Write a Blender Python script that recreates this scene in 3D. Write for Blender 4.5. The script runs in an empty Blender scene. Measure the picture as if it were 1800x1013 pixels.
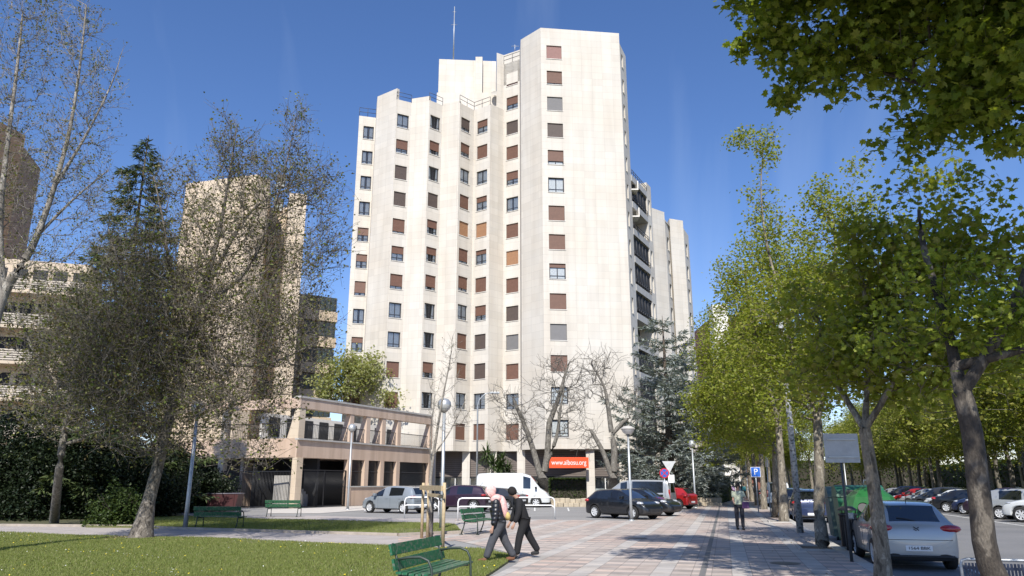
import bpy, bmesh, math, random
import numpy as np
from mathutils import Vector, Matrix
random.seed(7); rng = np.random.default_rng(11)
R = math.radians
sc = bpy.context.scene
col = sc.collection
PI = math.pi

# ---------------------------------------------------------------- camera
F = 1300.0
PITCH = math.atan(343.5 / F)
SP, CP = math.sin(PITCH), math.cos(PITCH)
H = 1.7
STREET = R(15.6)
SA, CA = math.sin(STREET), math.cos(STREET)
cd = bpy.data.cameras.new('camera'); cam = bpy.data.objects.new('camera', cd); col.objects.link(cam)
cam.location = (0, 0, H); cam.rotation_euler = (PI / 2 + PITCH, 0, 0)
cd.sensor_width = 36; cd.lens = 26.0; cd.clip_end = 4000; cd.clip_start = 0.1
sc.camera = cam

def G(x, y):                     # point of the ground seen at that place of the photograph
    v = (506.5 - y) / F; u = (x - 900) / F; k = -H / (SP + v * CP)
    return Vector((u * k, (CP - v * SP) * k, 0))
def T(y):
    v = (506.5 - y) / F; return (SP + v * CP) / (CP - v * SP)
def P(x, y, Y):                  # point at distance Y
    z = T(y) * Y
    return Vector(((x - 900) / F * (Y * CP + z * SP), Y, z + H))
def SC(c, s, z=0):               # street frame -> world
    return Vector((c * CA + s * SA, -c * SA + s * CA, z))
def pxm(Y, z=2): return F / (Y * CP + z * SP)

# ---------------------------------------------------------------- materials
def nt(name):
    m = bpy.data.materials.new(name); m.use_nodes = True
    n = m.node_tree; n.nodes.clear()
    o = n.nodes.new('ShaderNodeOutputMaterial')
    b = n.nodes.new('ShaderNodeBsdfPrincipled')
    n.links.new(b.outputs[0], o.inputs[0])
    return m, n, b, o
def N(n, t, **k):
    x = n.nodes.new(t)
    for a, v in k.items():
        if a.startswith('i_'): x.inputs[a[2:].replace('_', ' ')].default_value = v
        else: setattr(x, a, v)
    return x
def c4(c): return (c[0], c[1], c[2], 1)
def ramp(n, src, stops):
    r = n.nodes.new('ShaderNodeValToRGB'); e = r.color_ramp.elements
    while len(e) < len(stops): e.new(.5)
    for i, (p, c) in enumerate(stops): e[i].position = p; e[i].color = c4(c)
    n.links.new(src, r.inputs[0]); return r.outputs[0]
def math_(n, op, a, b=None, c=None):
    x = n.nodes.new('ShaderNodeMath'); x.operation = op
    for i, v in enumerate((a, b, c)):
        if v is None: continue
        if isinstance(v, (int, float)): x.inputs[i].default_value = v
        else: n.links.new(v, x.inputs[i])
    return x.outputs[0]
def mixc(n, f, a, b, bt='MIX'):
    x = n.nodes.new('ShaderNodeMix'); x.data_type = 'RGBA'; x.blend_type = bt
    for s, v in ((0, f), (6, a), (7, b)):
        if isinstance(v, (int, float)): x.inputs[s].default_value = v
        elif isinstance(v, tuple): x.inputs[s].default_value = c4(v)
        else: n.links.new(v, x.inputs[s])
    return x.outputs[2]
_mc = {}
def M(name, color, rough=.6, metal=0, var=.12, scale=6, bump=0.0, coat=0, spec=.5, dirt=None):
    key = name
    if key in _mc: return _mc[key]
    m, n, b, o = nt(name)
    b.inputs['Roughness'].default_value = rough; b.inputs['Metallic'].default_value = metal
    b.inputs['Specular IOR Level'].default_value = spec
    if coat: b.inputs['Coat Weight'].default_value = coat; b.inputs['Coat Roughness'].default_value = .05
    tc = N(n, 'ShaderNodeTexCoord'); no = N(n, 'ShaderNodeTexNoise'); no.inputs['Scale'].default_value = scale
    no.inputs['Detail'].default_value = 6; no.inputs['Roughness'].default_value = .65
    n.links.new(tc.outputs['Object'], no.inputs['Vector'])
    lo = tuple(max(0, x * (1 - var)) for x in color); hi = tuple(min(1, x * (1 + var)) for x in color)
    cc = ramp(n, no.outputs['Fac'], [(.3, lo), (.7, hi)])
    if dirt:
        n2 = N(n, 'ShaderNodeTexNoise'); n2.inputs['Scale'].default_value = dirt[0]; n2.inputs['Detail'].default_value = 8
        n.links.new(tc.outputs['Object'], n2.inputs['Vector'])
        f = ramp(n, n2.outputs['Fac'], [(.5, (0, 0, 0)), (.62, (1, 1, 1))])
        cc = mixc(n, f, cc, tuple(dirt[1]))
    n.links.new(cc, b.inputs['Base Color'])
    if bump:
        bp = N(n, 'ShaderNodeBump'); bp.inputs['Strength'].default_value = bump; bp.inputs['Distance'].default_value = .02
        n.links.new(no.outputs['Fac'], bp.inputs['Height']); n.links.new(bp.outputs[0], b.inputs['Normal'])
    _mc[key] = m
    return m

def stone(name, base, bw, bh, var=.06, streak=.12, joint=.75):
    """cladding of large panels, UV in metres"""
    m, n, b, o = nt(name); b.inputs['Roughness'].default_value = .75
    tc = N(n, 'ShaderNodeTexCoord')
    br = N(n, 'ShaderNodeTexBrick'); br.inputs['Scale'].default_value = 1
    br.inputs['Brick Width'].default_value = bw; br.inputs['Row Height'].default_value = bh
    br.inputs['Mortar Size'].default_value = .012; br.inputs['Bias'].default_value = 0; br.offset = 0
    a = tuple(x * (1 - var) for x in base); c = tuple(min(1, x * (1 + var)) for x in base)
    br.inputs['Color1'].default_value = c4(a); br.inputs['Color2'].default_value = c4(c)
    br.inputs['Mortar'].default_value = c4(tuple(x * joint for x in base))
    n.links.new(tc.outputs['UV'], br.inputs['Vector'])
    mp = N(n, 'ShaderNodeMapping'); mp.inputs['Scale'].default_value = (1.6, .12, 1); n.links.new(tc.outputs['UV'], mp.inputs[0])
    no = N(n, 'ShaderNodeTexNoise'); no.inputs['Scale'].default_value = 1; no.inputs['Detail'].default_value = 7
    n.links.new(mp.outputs[0], no.inputs['Vector'])
    n2 = N(n, 'ShaderNodeTexNoise'); n2.inputs['Scale'].default_value = .22; n2.inputs['Detail'].default_value = 4
    n.links.new(tc.outputs['UV'], n2.inputs['Vector'])
    s = ramp(n, no.outputs['Fac'], [(.35, (1 - streak, 1 - streak * 1.1, 1 - streak * 1.2)), (.6, (1, 1, 1))])
    t = ramp(n, n2.outputs['Fac'], [(.35, (.96, .93, .89)), (.65, (1, 1, 1))])
    cc = mixc(n, 1.0, mixc(n, 1.0, br.outputs['Color'], s, 'MULTIPLY'), t, 'MULTIPLY')
    n.links.new(cc, b.inputs['Base Color'])
    bp = N(n, 'ShaderNodeBump'); bp.inputs['Strength'].default_value = .3; bp.inputs['Distance'].default_value = .01
    n.links.new(br.outputs['Fac'], bp.inputs['Height']); bp.invert = True; n.links.new(bp.outputs[0], b.inputs['Normal'])
    return m

def leafmat(name, cols, trans=.45, rough=.5):
    m, n, b, o = nt(name); n.nodes.remove(b)
    g = N(n, 'ShaderNodeNewGeometry')
    cc = ramp(n, g.outputs['Random Per Island'], [(i / (len(cols) - 1), c) for i, c in enumerate(cols)])
    d = N(n, 'ShaderNodeBsdfPrincipled'); d.inputs['Roughness'].default_value = rough; d.inputs['Specular IOR Level'].default_value = .3
    n.links.new(cc, d.inputs['Base Color'])
    t = N(n, 'ShaderNodeBsdfTranslucent')
    t2 = mixc(n, 1.0, cc, (1.35, 1.35, .55), 'MULTIPLY'); n.links.new(t2, t.inputs[0])
    mx = N(n, 'ShaderNodeMixShader'); mx.inputs[0].default_value = trans
    n.links.new(d.outputs[0], mx.inputs[1]); n.links.new(t.outputs[0], mx.inputs[2]); n.links.new(mx.outputs[0], o.inputs[0])
    return m

def glassmat(name, tint=(.75, .8, .82), refl=.12, rough=.03):
    m, n, b, o = nt(name); n.nodes.remove(b)
    t = N(n, 'ShaderNodeBsdfTransparent'); t.inputs[0].default_value = c4(tint)
    g = N(n, 'ShaderNodeBsdfGlossy'); g.inputs['Roughness'].default_value = rough; g.inputs[0].default_value = (.9, .95, 1, 1)
    lw = N(n, 'ShaderNodeLayerWeight'); lw.inputs['Blend'].default_value = .25
    f = math_(n, 'MULTIPLY_ADD', lw.outputs['Fresnel'], .8, refl)
    mx = N(n, 'ShaderNodeMixShader'); n.links.new(f, mx.inputs[0])
    n.links.new(t.outputs[0], mx.inputs[1]); n.links.new(g.outputs[0], mx.inputs[2]); n.links.new(mx.outputs[0], o.inputs[0])
    return m

# ---------------------------------------------------------------- mesh builder
class MB:
    def __init__(s): s.v = []; s.f = []; s.m = []; s.s = []
    def add(s, vs, fs, mi=0, smooth=False):
        b = len(s.v); s.v.extend([tuple(v) for v in vs])
        for f in fs: s.f.append([b + i for i in f]); s.m.append(mi); s.s.append(smooth)
    def quad(s, a, b, c, d, mi=0): s.add([a, b, c, d], [(0, 1, 2, 3)], mi)
    def box(s, x0, x1, y0, y1, z0, z1, mi=0, mat=None):
        vs = [Vector((x, y, z)) for z in (z0, z1) for y in (y0, y1) for x in (x0, x1)]
        if mat: vs = [mat @ v for v in vs]
        s.add(vs, [(0, 2, 3, 1), (4, 5, 7, 6), (0, 1, 5, 4), (2, 6, 7, 3), (0, 4, 6, 2), (1, 3, 7, 5)], mi)
    def rbox(s, x0, x1, y0, y1, z0, z1, r=.02, mi=0, mat=None):     # box with chamfered edges
        bm = bmesh.new(); vs = [bm.verts.new((x, y, z)) for z in (z0, z1) for y in (y0, y1) for x in (x0, x1)]
        for f in [(0, 2, 3, 1), (4, 5, 7, 6), (0, 1, 5, 4), (2, 6, 7, 3), (0, 4, 6, 2), (1, 3, 7, 5)]: bm.faces.new([vs[i] for i in f])
        bmesh.ops.bevel(bm, geom=bm.edges[:], offset=r, segments=2, affect='EDGES', profile=.7)
        bm.verts.index_update()
        s.add([(mat @ v.co if mat else v.co) for v in bm.verts], [[v.index for v in f.verts] for f in bm.faces], mi, False); bm.free()
    def tube(s, pts, rs, n=8, mi=0, cap=True, smooth=True):
        pts = [Vector(p) for p in pts]
        if not hasattr(rs, '__len__'): rs = [rs] * len(pts)
        ring = []; base = len(s.v); up = None
        for i, p in enumerate(pts):
            a = pts[max(0, i - 1)]; b = pts[min(len(pts) - 1, i + 1)]; d = (b - a).normalized()
            if up is None: up = Vector((1, 0, 0)) if abs(d.z) > .7 else Vector((0, 0, 1))
            x = (up - d * up.dot(d))
            if x.length < 1e-4: x = d.orthogonal()
            x.normalize(); y = d.cross(x); up = x
            for k in range(n):
                t = 2 * PI * k / n; s.v.append(tuple(p + (x * math.cos(t) + y * math.sin(t)) * rs[i]))
        for i in range(len(pts) - 1):
            for k in range(n):
                a = base + i * n + k; b = base + i * n + (k + 1) % n
                s.f.append([a, b, b + n, a + n]); s.m.append(mi); s.s.append(smooth)
        if cap:
            s.f.append([base + k for k in range(n)][::-1]); s.m.append(mi); s.s.append(False)
            e = base + (len(pts) - 1) * n
            s.f.append([e + k for k in range(n)]); s.m.append(mi); s.s.append(False)
    def lathe(s, prof, n=24, mi=0, mat=None, smooth=True):          # prof (r,z)
        b = len(s.v)
        for r, z in prof:
            for k in range(n):
                t = 2 * PI * k / n; v = Vector((r * math.cos(t), r * math.sin(t), z)); s.v.append(tuple(mat @ v if mat else v))
        for i in range(len(prof) - 1):
            for k in range(n):
                a = b + i * n + k; c = b + i * n + (k + 1) % n
                s.f.append([a, c, c + n, a + n]); s.m.append(mi); s.s.append(smooth)
    def prism(s, poly, z0, z1, mi=0, mt=None):
        n = len(poly); b = [(p[0], p[1], z0) for p in poly]; t = [(p[0], p[1], z1) for p in poly]
        s.add(b + t, [(i, (i + 1) % n, (i + 1) % n + n, i + n) for i in range(n)], mi)
        s.add(t, [list(range(n))], mi if mt is None else mt); s.add(b, [list(range(n))[::-1]], mi)
    def build(s, name, mats, parent=None, loc=None, rot=0):
        me = bpy.data.meshes.new(name); me.from_pydata(s.v, [], s.f)
        if not isinstance(mats, (list, tuple)): mats = [mats]
        for m in mats: me.materials.append(m)
        me.polygons.foreach_set('material_index', s.m); me.polygons.foreach_set('use_smooth', s.s)
        autouv(me); me.update()
        return link(name, me, parent, loc, rot)
def autouv(me):
    n = len(me.polygons)
    if not n: return
    nor = np.empty(n * 3); me.polygons.foreach_get('normal', nor); nor = nor.reshape(-1, 3)
    lt = np.empty(n, int); me.polygons.foreach_get('loop_total', lt)
    li = np.empty(len(me.loops), int); me.loops.foreach_get('vertex_index', li)
    co = np.empty(len(me.vertices) * 3); me.vertices.foreach_get('co', co); co = co.reshape(-1, 3)[li]
    nn = np.repeat(nor, lt, axis=0); flat = np.abs(nn[:, 2]) > .7
    h = np.hypot(nn[:, 0], nn[:, 1]) + 1e-9
    u = np.where(flat, co[:, 0], (-nn[:, 1] * co[:, 0] + nn[:, 0] * co[:, 1]) / h); v = np.where(flat, co[:, 1], co[:, 2])
    uv = me.uv_layers.new(name='uv'); uv.data.foreach_set('uv', np.stack([u, v], 1).ravel())
def link(name, me, parent=None, loc=None, rot=0):
    o = bpy.data.objects.new(name, me); col.objects.link(o)
    if parent: o.parent = parent
    if loc is not None: o.location = loc
    if rot: o.rotation_euler.z = rot
    return o
def npmesh(name, V, Fq, mats, parent=None, smooth=False, k=4, mi=None):
    me = bpy.data.meshes.new(name); V = np.asarray(V, dtype=np.float32); Fq = np.asarray(Fq, dtype=np.int32)
    me.vertices.add(len(V)); me.vertices.foreach_set('co', V.ravel())
    me.loops.add(Fq.size); me.loops.foreach_set('vertex_index', Fq.ravel())
    nf = len(Fq); me.polygons.add(nf)
    me.polygons.foreach_set('loop_start', np.arange(nf, dtype=np.int32) * k)
    me.polygons.foreach_set('loop_total', np.full(nf, k, dtype=np.int32))
    me.polygons.foreach_set('use_smooth', np.full(nf, smooth))
    if mi is not None: me.polygons.foreach_set('material_index', mi)
    if not isinstance(mats, (list, tuple)): mats = [mats]
    for m in mats: me.materials.append(m)
    me.update(calc_edges=True); me.validate()
    return link(name, me, parent)
def thing(name, label, cat, loc=(0, 0, 0), rot=0, group=None):
    o = bpy.data.objects.new(name, None); col.objects.link(o); o.location = loc; o.rotation_euler.z = rot
    o.empty_display_size = .2
    o['label'] = label; o['category'] = cat
    if group: o['group'] = group
    return o
def tag(o, label, cat, group=None):
    o['label'] = label; o['category'] = cat
    if group: o['group'] = group
    return o
def struct(o): o['kind'] = 'structure'; return o
def dup(o, loc=None, rot=None, label=None, group=None, parent=None):
    kids = [c for c in bpy.data.objects if c.parent == o]
    c = o.copy(); col.objects.link(c)
    if parent: c.parent = parent
    if loc is not None: c.location = loc
    if rot is not None: c.rotation_euler.z = rot
    if label: c['label'] = label
    if group: c['group'] = group
    for k in kids: dup(k, parent=c)
    return c

# ---------------------------------------------------------------- light and sky
SUN_EL, SUN_AZ = R(46), R(-6)          # sun behind the camera, a little to the left
sdir = Vector((math.sin(SUN_AZ) * math.cos(SUN_EL), -math.cos(SUN_AZ) * math.cos(SUN_EL), math.sin(SUN_EL)))
sl = bpy.data.lights.new('sun', 'SUN'); sl.energy = 4.6; sl.angle = R(.53); sl.color = (1, .955, .88)
so = bpy.data.objects.new('sun', sl); col.objects.link(so); so.rotation_euler = (-sdir).to_track_quat('-Z', 'Y').to_euler(); so.location = sdir * 60
w = bpy.data.worlds.new('World'); sc.world = w; w.use_nodes = True
n = w.node_tree; n.nodes.clear()
wo = n.nodes.new('ShaderNodeOutputWorld'); bg = n.nodes.new('ShaderNodeBackground'); n.links.new(bg.outputs[0], wo.inputs[0])
sky = n.nodes.new('ShaderNodeTexSky'); sky.sky_type = 'NISHITA'; sky.sun_disc = False
sky.sun_elevation = SUN_EL; sky.sun_rotation = math.atan2(sdir.x, sdir.y)
sky.altitude = 450; sky.air_density = 1.0; sky.dust_density = .15; sky.ozone_density = 3.2
tc = n.nodes.new('ShaderNodeTexCoord')
# thin high streaks of cirrus
mp = n.nodes.new('ShaderNodeMapping'); mp.inputs['Rotation'].default_value = (0, R(-8), R(24)); mp.inputs['Scale'].default_value = (7, 1.6, .7)
n.links.new(tc.outputs['Generated'], mp.inputs[0])
no = n.nodes.new('ShaderNodeTexNoise'); no.inputs['Scale'].default_value = 1.5; no.inputs['Detail'].default_value = 5; no.inputs['Roughness'].default_value = .5
n.links.new(mp.outputs[0], no.inputs['Vector'])
cf = ramp(n, no.outputs['Fac'], [(.55, (0, 0, 0)), (.9, (.13, .13, .13))])
hs = n.nodes.new('ShaderNodeHueSaturation'); hs.inputs['Saturation'].default_value = 1.14; n.links.new(sky.outputs[0], hs.inputs['Color'])
n.links.new(mixc(n, cf, mixc(n, 1.0, hs.outputs[0], (1.16, 1.08, 1.22), 'MULTIPLY'), (6.5, 7.6, 9.0)), bg.inputs[0]); bg.inputs[1].default_value = .10
sc.view_settings.view_transform = 'Standard'; sc.view_settings.look = 'None'; sc.view_settings.exposure = 0.5; sc.view_settings.gamma = 1
sc.cycles.max_bounces = 6; sc.cycles.transparent_max_bounces = 8; sc.cycles.diffuse_bounces = 3; sc.cycles.glossy_bounces = 3; sc.cycles.transmission_bounces = 4
sc.cycles.caustics_reflective = False; sc.cycles.caustics_refractive = False
sc.cycles.use_denoising = True

# ---------------------------------------------------------------- common materials
MT = dict(
    wall=stone('tower_cladding', (.60, .567, .508), 1.1, .75, .045, .08, .80),
    beige=stone('beige_cladding', (.60, .50, .38), .8, .5, .05, .1, .85),
    pink=stone('pink_render', (.56, .43, .335), 3.2, 9, .03, .2, .8),
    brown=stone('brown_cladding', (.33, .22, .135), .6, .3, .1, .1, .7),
    brick=stone('red_brick', (.26, .11, .075), .25, .08, .12, .1, .8),
    conc=M('concrete', (.42, .40, .37), .85, var=.12, scale=2.5, bump=.3),
    grey=M('grey_render', (.22, .22, .22), .8, var=.1, scale=1),
    coping=M('coping', (.72, .69, .63), .7, var=.05),
    frame=M('dark_frame', (.035, .035, .04), .4, var=.1),
    shut=M('brown_shutter', (.15, .075, .05), .6, var=.12, scale=3),
    shutd=M('dark_shutter', (.085, .062, .052), .6, var=.1, scale=3),
    shutt=M('tan_shutter', (.33, .175, .09), .6, var=.08, scale=3),
    shutg=M('grey_shutter', (.17, .165, .165), .6, var=.06, scale=3),
    shutp=M('faded_shutter', (.27, .14, .12), .6, var=.08, scale=3),
    curt=M('net_curtain', (.74, .74, .73), .9, var=.2, scale=9),
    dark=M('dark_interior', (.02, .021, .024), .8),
    glass=glassmat('window_glass', (.9, .93, .94), .05),
    steel=M('galvanised_steel', (.42, .44, .45), .45, .6, var=.08, scale=8),
    white=M('white_paint', (.80, .80, .79), .35, var=.04, scale=5),
    black=M('black_metal', (.015, .015, .017), .45, var=.1),
    rail=M('dark_rail', (.05, .05, .055), .5),
    wood=M('stake_wood', (.46, .36, .22), .8, var=.2, scale=14, bump=.3),
    green=M('bench_green', (.012, .10, .042), .42, var=.25, scale=12, bump=.15, dirt=(22, (.10, .13, .09))),
    greenb=M('bench_iron', (.03, .045, .035), .5, var=.2, scale=15),
    rubber=M('tyre_rubber', (.018, .018, .018), .85),
    rim=M('alloy_rim', (.62, .63, .64), .35, .15, var=.05),
)
MT['louvre'] = M('brown_louvre', (.15, .125, .11), .6, var=.1, scale=2)
# ---------------------------------------------------------------- walls and windows
def panel(mb, p0, p1, z0, z1, ops=(), depth=.36, mi=0, back=0, top=True):
    """wall from p0 to p1 (2D, seen from its front left to right) with real openings (u0,u1,v0,v1)"""
    p0 = Vector((p0[0], p0[1])); p1 = Vector((p1[0], p1[1])); L = (p1 - p0).length; d = (p1 - p0) / L; nn = Vector((d.y, -d.x))
    def pt(u, z, o=0): q = p0 + d * u - nn * o; return (q.x, q.y, z)
    us = sorted({0, L, *[o[0] for o in ops], *[o[1] for o in ops]}); zs = sorted({z0, z1, *[o[2] for o in ops], *[o[3] for o in ops]})
    for i in range(len(us) - 1):
        for j in range(len(zs) - 1):
            a, b, c, e = us[i], us[i + 1], zs[j], zs[j + 1]; mu, mz = (a + b) / 2, (c + e) / 2
            if any(o[0] < mu < o[1] and o[2] < mz < o[3] for o in ops): continue
            mb.quad(pt(a, c), pt(b, c), pt(b, e), pt(a, e), mi)
    for a, b, c, e in ops:
        mb.quad(pt(a, c, depth), pt(b, c, depth), pt(b, c), pt(a, c), mi); mb.quad(pt(a, e), pt(b, e), pt(b, e, depth), pt(a, e, depth), mi)
        mb.quad(pt(a, c, depth), pt(a, c), pt(a, e), pt(a, e, depth), mi); mb.quad(pt(b, c), pt(b, c, depth), pt(b, e, depth), pt(b, e), mi)
    if back:
        mb.quad(pt(L, z0, back), pt(0, z0, back), pt(0, z1, back), pt(L, z1, back), mi); mb.quad(pt(0, z1), pt(L, z1), pt(L, z1, back), pt(0, z1, back), mi)
        mb.quad(pt(0, z0, back), pt(0, z0), pt(0, z1), pt(0, z1, back), mi); mb.quad(pt(L, z0), pt(L, z0, back), pt(L, z1, back), pt(L, z1), mi)
_wm = {}
SHM = dict(c='shut', d='shutd', t='shutt', g='shutg', p='shutp')
def window(parent, p0, p1, u0, u1, z0, z1, state='o', depth=.16, seed=0):
    """state: kind letter of the shutter + how far it is down, e.g. c1.0"""
    p0 = Vector((p0[0], p0[1])); p1 = Vector((p1[0], p1[1])); d = (p1 - p0).normalized(); nn = Vector((d.y, -d.x))
    W, Hh = round(u1 - u0, 2), round(z1 - z0, 2)
    kind, frac = state[0], float(state[1:] or 0)
    if 0 < frac < .95: frac = round(min(.93, max(.22, frac + (((seed * 37) % 11) - 5) * .04)), 2)
    cv = seed % 4
    key = (W, Hh, cv, kind == 'b')
    if key not in _wm:
        mb = MB(); t = .10
        mb.box(0, W, .09, .13, 0, t, 0); mb.box(0, W, .09, .13, Hh - t, Hh, 0)
        mb.box(0, t, .092, .132, t, Hh - t, 0); mb.box(W - t, W, .092, .132, t, Hh - t, 0)
        mb.box(W / 2 - .035, W / 2 + .035, .094, .134, t, Hh - t, 0)
        mb.box(t, W - t, .096, .128, Hh * .22, Hh * .22 + .05, 0)
        mb.quad((t, .11, t), (W - t, .11, t), (W - t, .11, Hh - t), (t, .11, Hh - t), 1)
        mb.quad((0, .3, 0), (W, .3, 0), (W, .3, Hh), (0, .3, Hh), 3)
        ww = (.40, .47, .30, .44)[cv] * W
        mb.quad((0, .15, .0), (ww, .14, .0), (ww * (.6 if cv == 2 else 1), .14, Hh), (0, .15, Hh), 2)
        mb.quad((W - ww, .14, 0), (W, .15, 0), (W, .15, Hh), (W - ww * (.6 if cv == 2 else 1), .14, Hh), 2)
        mb.box(-.04, W + .04, -.11, .09, -.05, 0.0, 4)
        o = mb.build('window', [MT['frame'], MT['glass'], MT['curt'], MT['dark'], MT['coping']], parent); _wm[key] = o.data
    else: o = link('window', _wm[key], parent)
    q = p0 + d * u0 - nn * .055; o.location = (q.x, q.y, z0); o.rotation_euler.z = math.atan2(d.y, d.x)
    if frac > 0:
        k2 = ('s', W, Hh, kind, frac)
        if k2 not in _wm:
            mb = MB(); z = Hh; nS = max(2, int(Hh * frac / .09)); st = Hh * frac / nS
            for i in range(nS):
                a = Hh - i * st; mb.add([(.012, .055, a), (W - .012, .055, a), (W - .012, .04, a - st + .012), (.012, .04, a - st + .012), (W - .012, .06, a - st), (.012, .06, a - st)], [(0, 3, 2, 1), (3, 5, 4, 2)], 0)
            s = mb.build('shutter', MT[SHM.get(kind, 'shut')], o); _wm[k2] = s.data
        else: s = link('shutter', _wm[k2], o)
    return o
def railing(mb, p0, p1, z0, z1, mi=0, step=1.2):
    p0 = Vector((p0[0], p0[1], 0)); p1 = Vector((p1[0], p1[1], 0)); L = (p1 - p0).length; nP = max(1, round(L / step))
    for z in (z0 + (z1 - z0) * .5, z1): mb.tube([p0 + Vector((0, 0, z)), p1 + Vector((0, 0, z))], .03, 6, mi)
    for i in range(nP + 1): q = p0.lerp(p1, i / nP); mb.tube([q + Vector((0, 0, z0)), q + Vector((0, 0, z1))], .025, 6, mi)

# ---------------------------------------------------------------- the white tower
def E(x, Y, y=300): v = P(x, y, Y); return (v.x, v.y)
tw = thing('apartment_tower', 'tall off-white stone-clad apartment tower with sawtooth facade and brown shutters', 'building', (0, 0, 0))
pts = [E(626, 75.2), E(656, 75.7), E(657, 74.2), E(692, 72.4), E(719, 73.2), E(751, 72.6), E(775, 73.8), E(806, 73.0), E(832, 74.7), E(861, 73.4), E(885, 74.8), E(917, 73.6)]
ZR = P(700, 176, 72.6).z            # parapet of window bays
tops = [ZR - 1.0, ZR + .6, ZR + .9, ZR, ZR + .9, ZR, ZR + .6, ZR - .1, ZR - .1, ZR - .1, P(890, 92, 74.2).z]
tops[0] = P(650, 205, 75.4).z
tops[2] = P(660, 170, 74.2).z; tops[1] = tops[2]; tops[4] = P(753, 169, 72.6).z; tops[6] = P(806, 177, 73).z; tops[9] = ZR
FH, Z0W, WH = 3.0, 6.6, 1.58
cols = {0: (.60, 'o o o o h h q o h h c', 1.16), 3: (.47, 'o h C d q h q o o c c', 1.32), 5: (.48, 'o h o d h h q o o q o', 1.32),
        7: (.43, 'D h o q t q q o c c o c', 1.38), 8: (.52, 'h c o h t h c h C C o c', 1.43), 10: (.48, 'p q d c h b c t c d g c o c', 1.49)}
SM = dict(o='o0', b='b0', h='c.45', q='c.78', c='c1', C='d1', d='d1', D='d.9', t='t1', g='g1', p='p1')
body = MB(); wins = []
ZB = 4.75                             # top of the ground floor
def bay(a, b, cfrac, states, ww, zt, rows_top, mi=0):
    L = (Vector(b) - Vector(a)).length; u0 = L * cfrac - ww / 2; u0 = min(max(.06, u0), L - ww - .06); ops = []
    st = states.split()
    for i, s in enumerate(st):
        r = rows_top - i; z = Z0W + FH * r - WH / 2
        if z < ZB: continue
        ops.append((u0, u0 + ww, z, z + WH)); wins.append((a, b, u0, u0 + ww, z, z + WH, SM[s], len(wins) * 7 + i))
    panel(body, a, b, ZB, zt, ops)
for i in range(len(pts) - 1):
    a, b = pts[i], pts[i + 1]
    if i in cols: cf, st, ww = cols[i]; bay(a, b, cf, st, ww, tops[i], 13 if i == 10 else 11)
    elif i == 9: panel(body, a, b, ZB, tops[i])
    else: panel(body, a, b, ZB, tops[i])
g0, g1, g2 = E(916, 71.0), E(953, 68.8), E(1098, 69.8)
ZT = P(952, 49, 68.8).z
panel(body, g0, g1, ZB, ZT)
bay(g1, g2, .165, 'p q g C q b c c h c g c o o', 1.62, ZT, 13)
r1 = E(1108.5, 72.3)
ops = [(.7, 1.35, Z0W + FH * r - .8, Z0W + FH * r + .8) for r in range(14)]
panel(body, g2, r1, ZB, ZT - 1.2, ops)
for o_ in ops: wins.append((g2, r1, o_[0], o_[1], o_[2], o_[3], 'o0', 3))
# backs, returns and flat roofs
lb = (pts[0][0] + .5, 95)
panel(body, lb, pts[0], ZB, tops[0])
hb = (g0[0] - 1.5, 82)
for a, b, z in (((g0[0] - .2, 76.5), g0, ZT), ((r1[0], 82), (g0[0] - .2, 82), ZT)): panel(body, a, b, ZB, z)
panel(body, r1, (r1[0] + .2, 82), ZB, ZT - 1.2)
def cap(poly, z, mi=0): body.add([(p[0], p[1], z) for p in poly], [list(range(len(poly)))], mi)
cap([g0, g1, g2, r1, (r1[0], 82), (g0[0], 82)], ZT - 1.25)
cap(pts[:-1] + [(pts[-1][0], 95), lb], ZR - 1.0)
# parapet inner faces so that the fins are solid
for i in range(len(pts) - 1):
    if i in (1,): continue
    a, b = Vector(pts[i]), Vector(pts[i + 1]); d = (b - a).normalized(); nn = Vector((d.y, -d.x)) * -.35
    zl = ZR - 1.0; zt = tops[i]
    A, B = a + nn, b + nn
    body.quad((B.x, B.y, zl), (A.x, A.y, zl), (A.x, A.y, zt), (B.x, B.y, zt)); body.quad((a.x, a.y, zt), (b.x, b.y, zt), (B.x, B.y, zt), (A.x, A.y, zt))
    body.quad((A.x, A.y, zl), (a.x, a.y, zl), (a.x, a.y, zt), (A.x, A.y, zt)); body.quad((b.x, b.y, zl), (B.x, B.y, zl), (B.x, B.y, zt), (b.x, b.y, zt))
# raised column beside the high block
c0 = E(873, 74.3, 120); c1 = pts[10]
body.prism([c0, c1, (c1[0] + .3, 80), (c0[0] + .3, 80)], ZR - 1, tops[10])
body.prism([pts[10], pts[11], (pts[11][0], 80), (pts[10][0] + .3, 80)], ZR + 3, tops[10] - 1.2)
# ground floor soffit, set-back louvred front, pillars
def zpx(y, Y): return P(900, y, Y).z
allp = pts + [g0, g1, g2, r1]
bm_poly = [(p[0], p[1]) for p in (pts[0], pts[3], pts[5], pts[7], pts[9], pts[11], g0, g1, g2, r1)] + [(r1[0], 95), lb]
cap(pts + [g0, g1, g2, r1, (r1[0], 82), (lb[0], 95)], ZB)
body.build('wall', MT['wall'], tw)
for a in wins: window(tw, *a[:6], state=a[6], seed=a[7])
for i, zt in ((0, 1.0), (3, .9), (5, .9), (7, .95), (8, .95)): rl = MB(); railing(rl, pts[i], pts[i + 1], tops[i], tops[i] + zt); rl.build('railing', MT['rail'], tw)
rl = MB(); railing(rl, pts[10], pts[11], tops[10] - 1.2, tops[10] - .2); rl.build('railing', MT['rail'], tw)
ph = MB()
h0, h1 = P(772, 104, 80), P(872, 112, 80.5)
ph.prism([(h0.x, h0.y), (h1.x, h1.y), (h1.x, 90), (h0.x, 90)], ZR - 1, h0.z)
q0, q1 = P(768, 163, 77.5), P(884, 170, 77.5)
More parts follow.
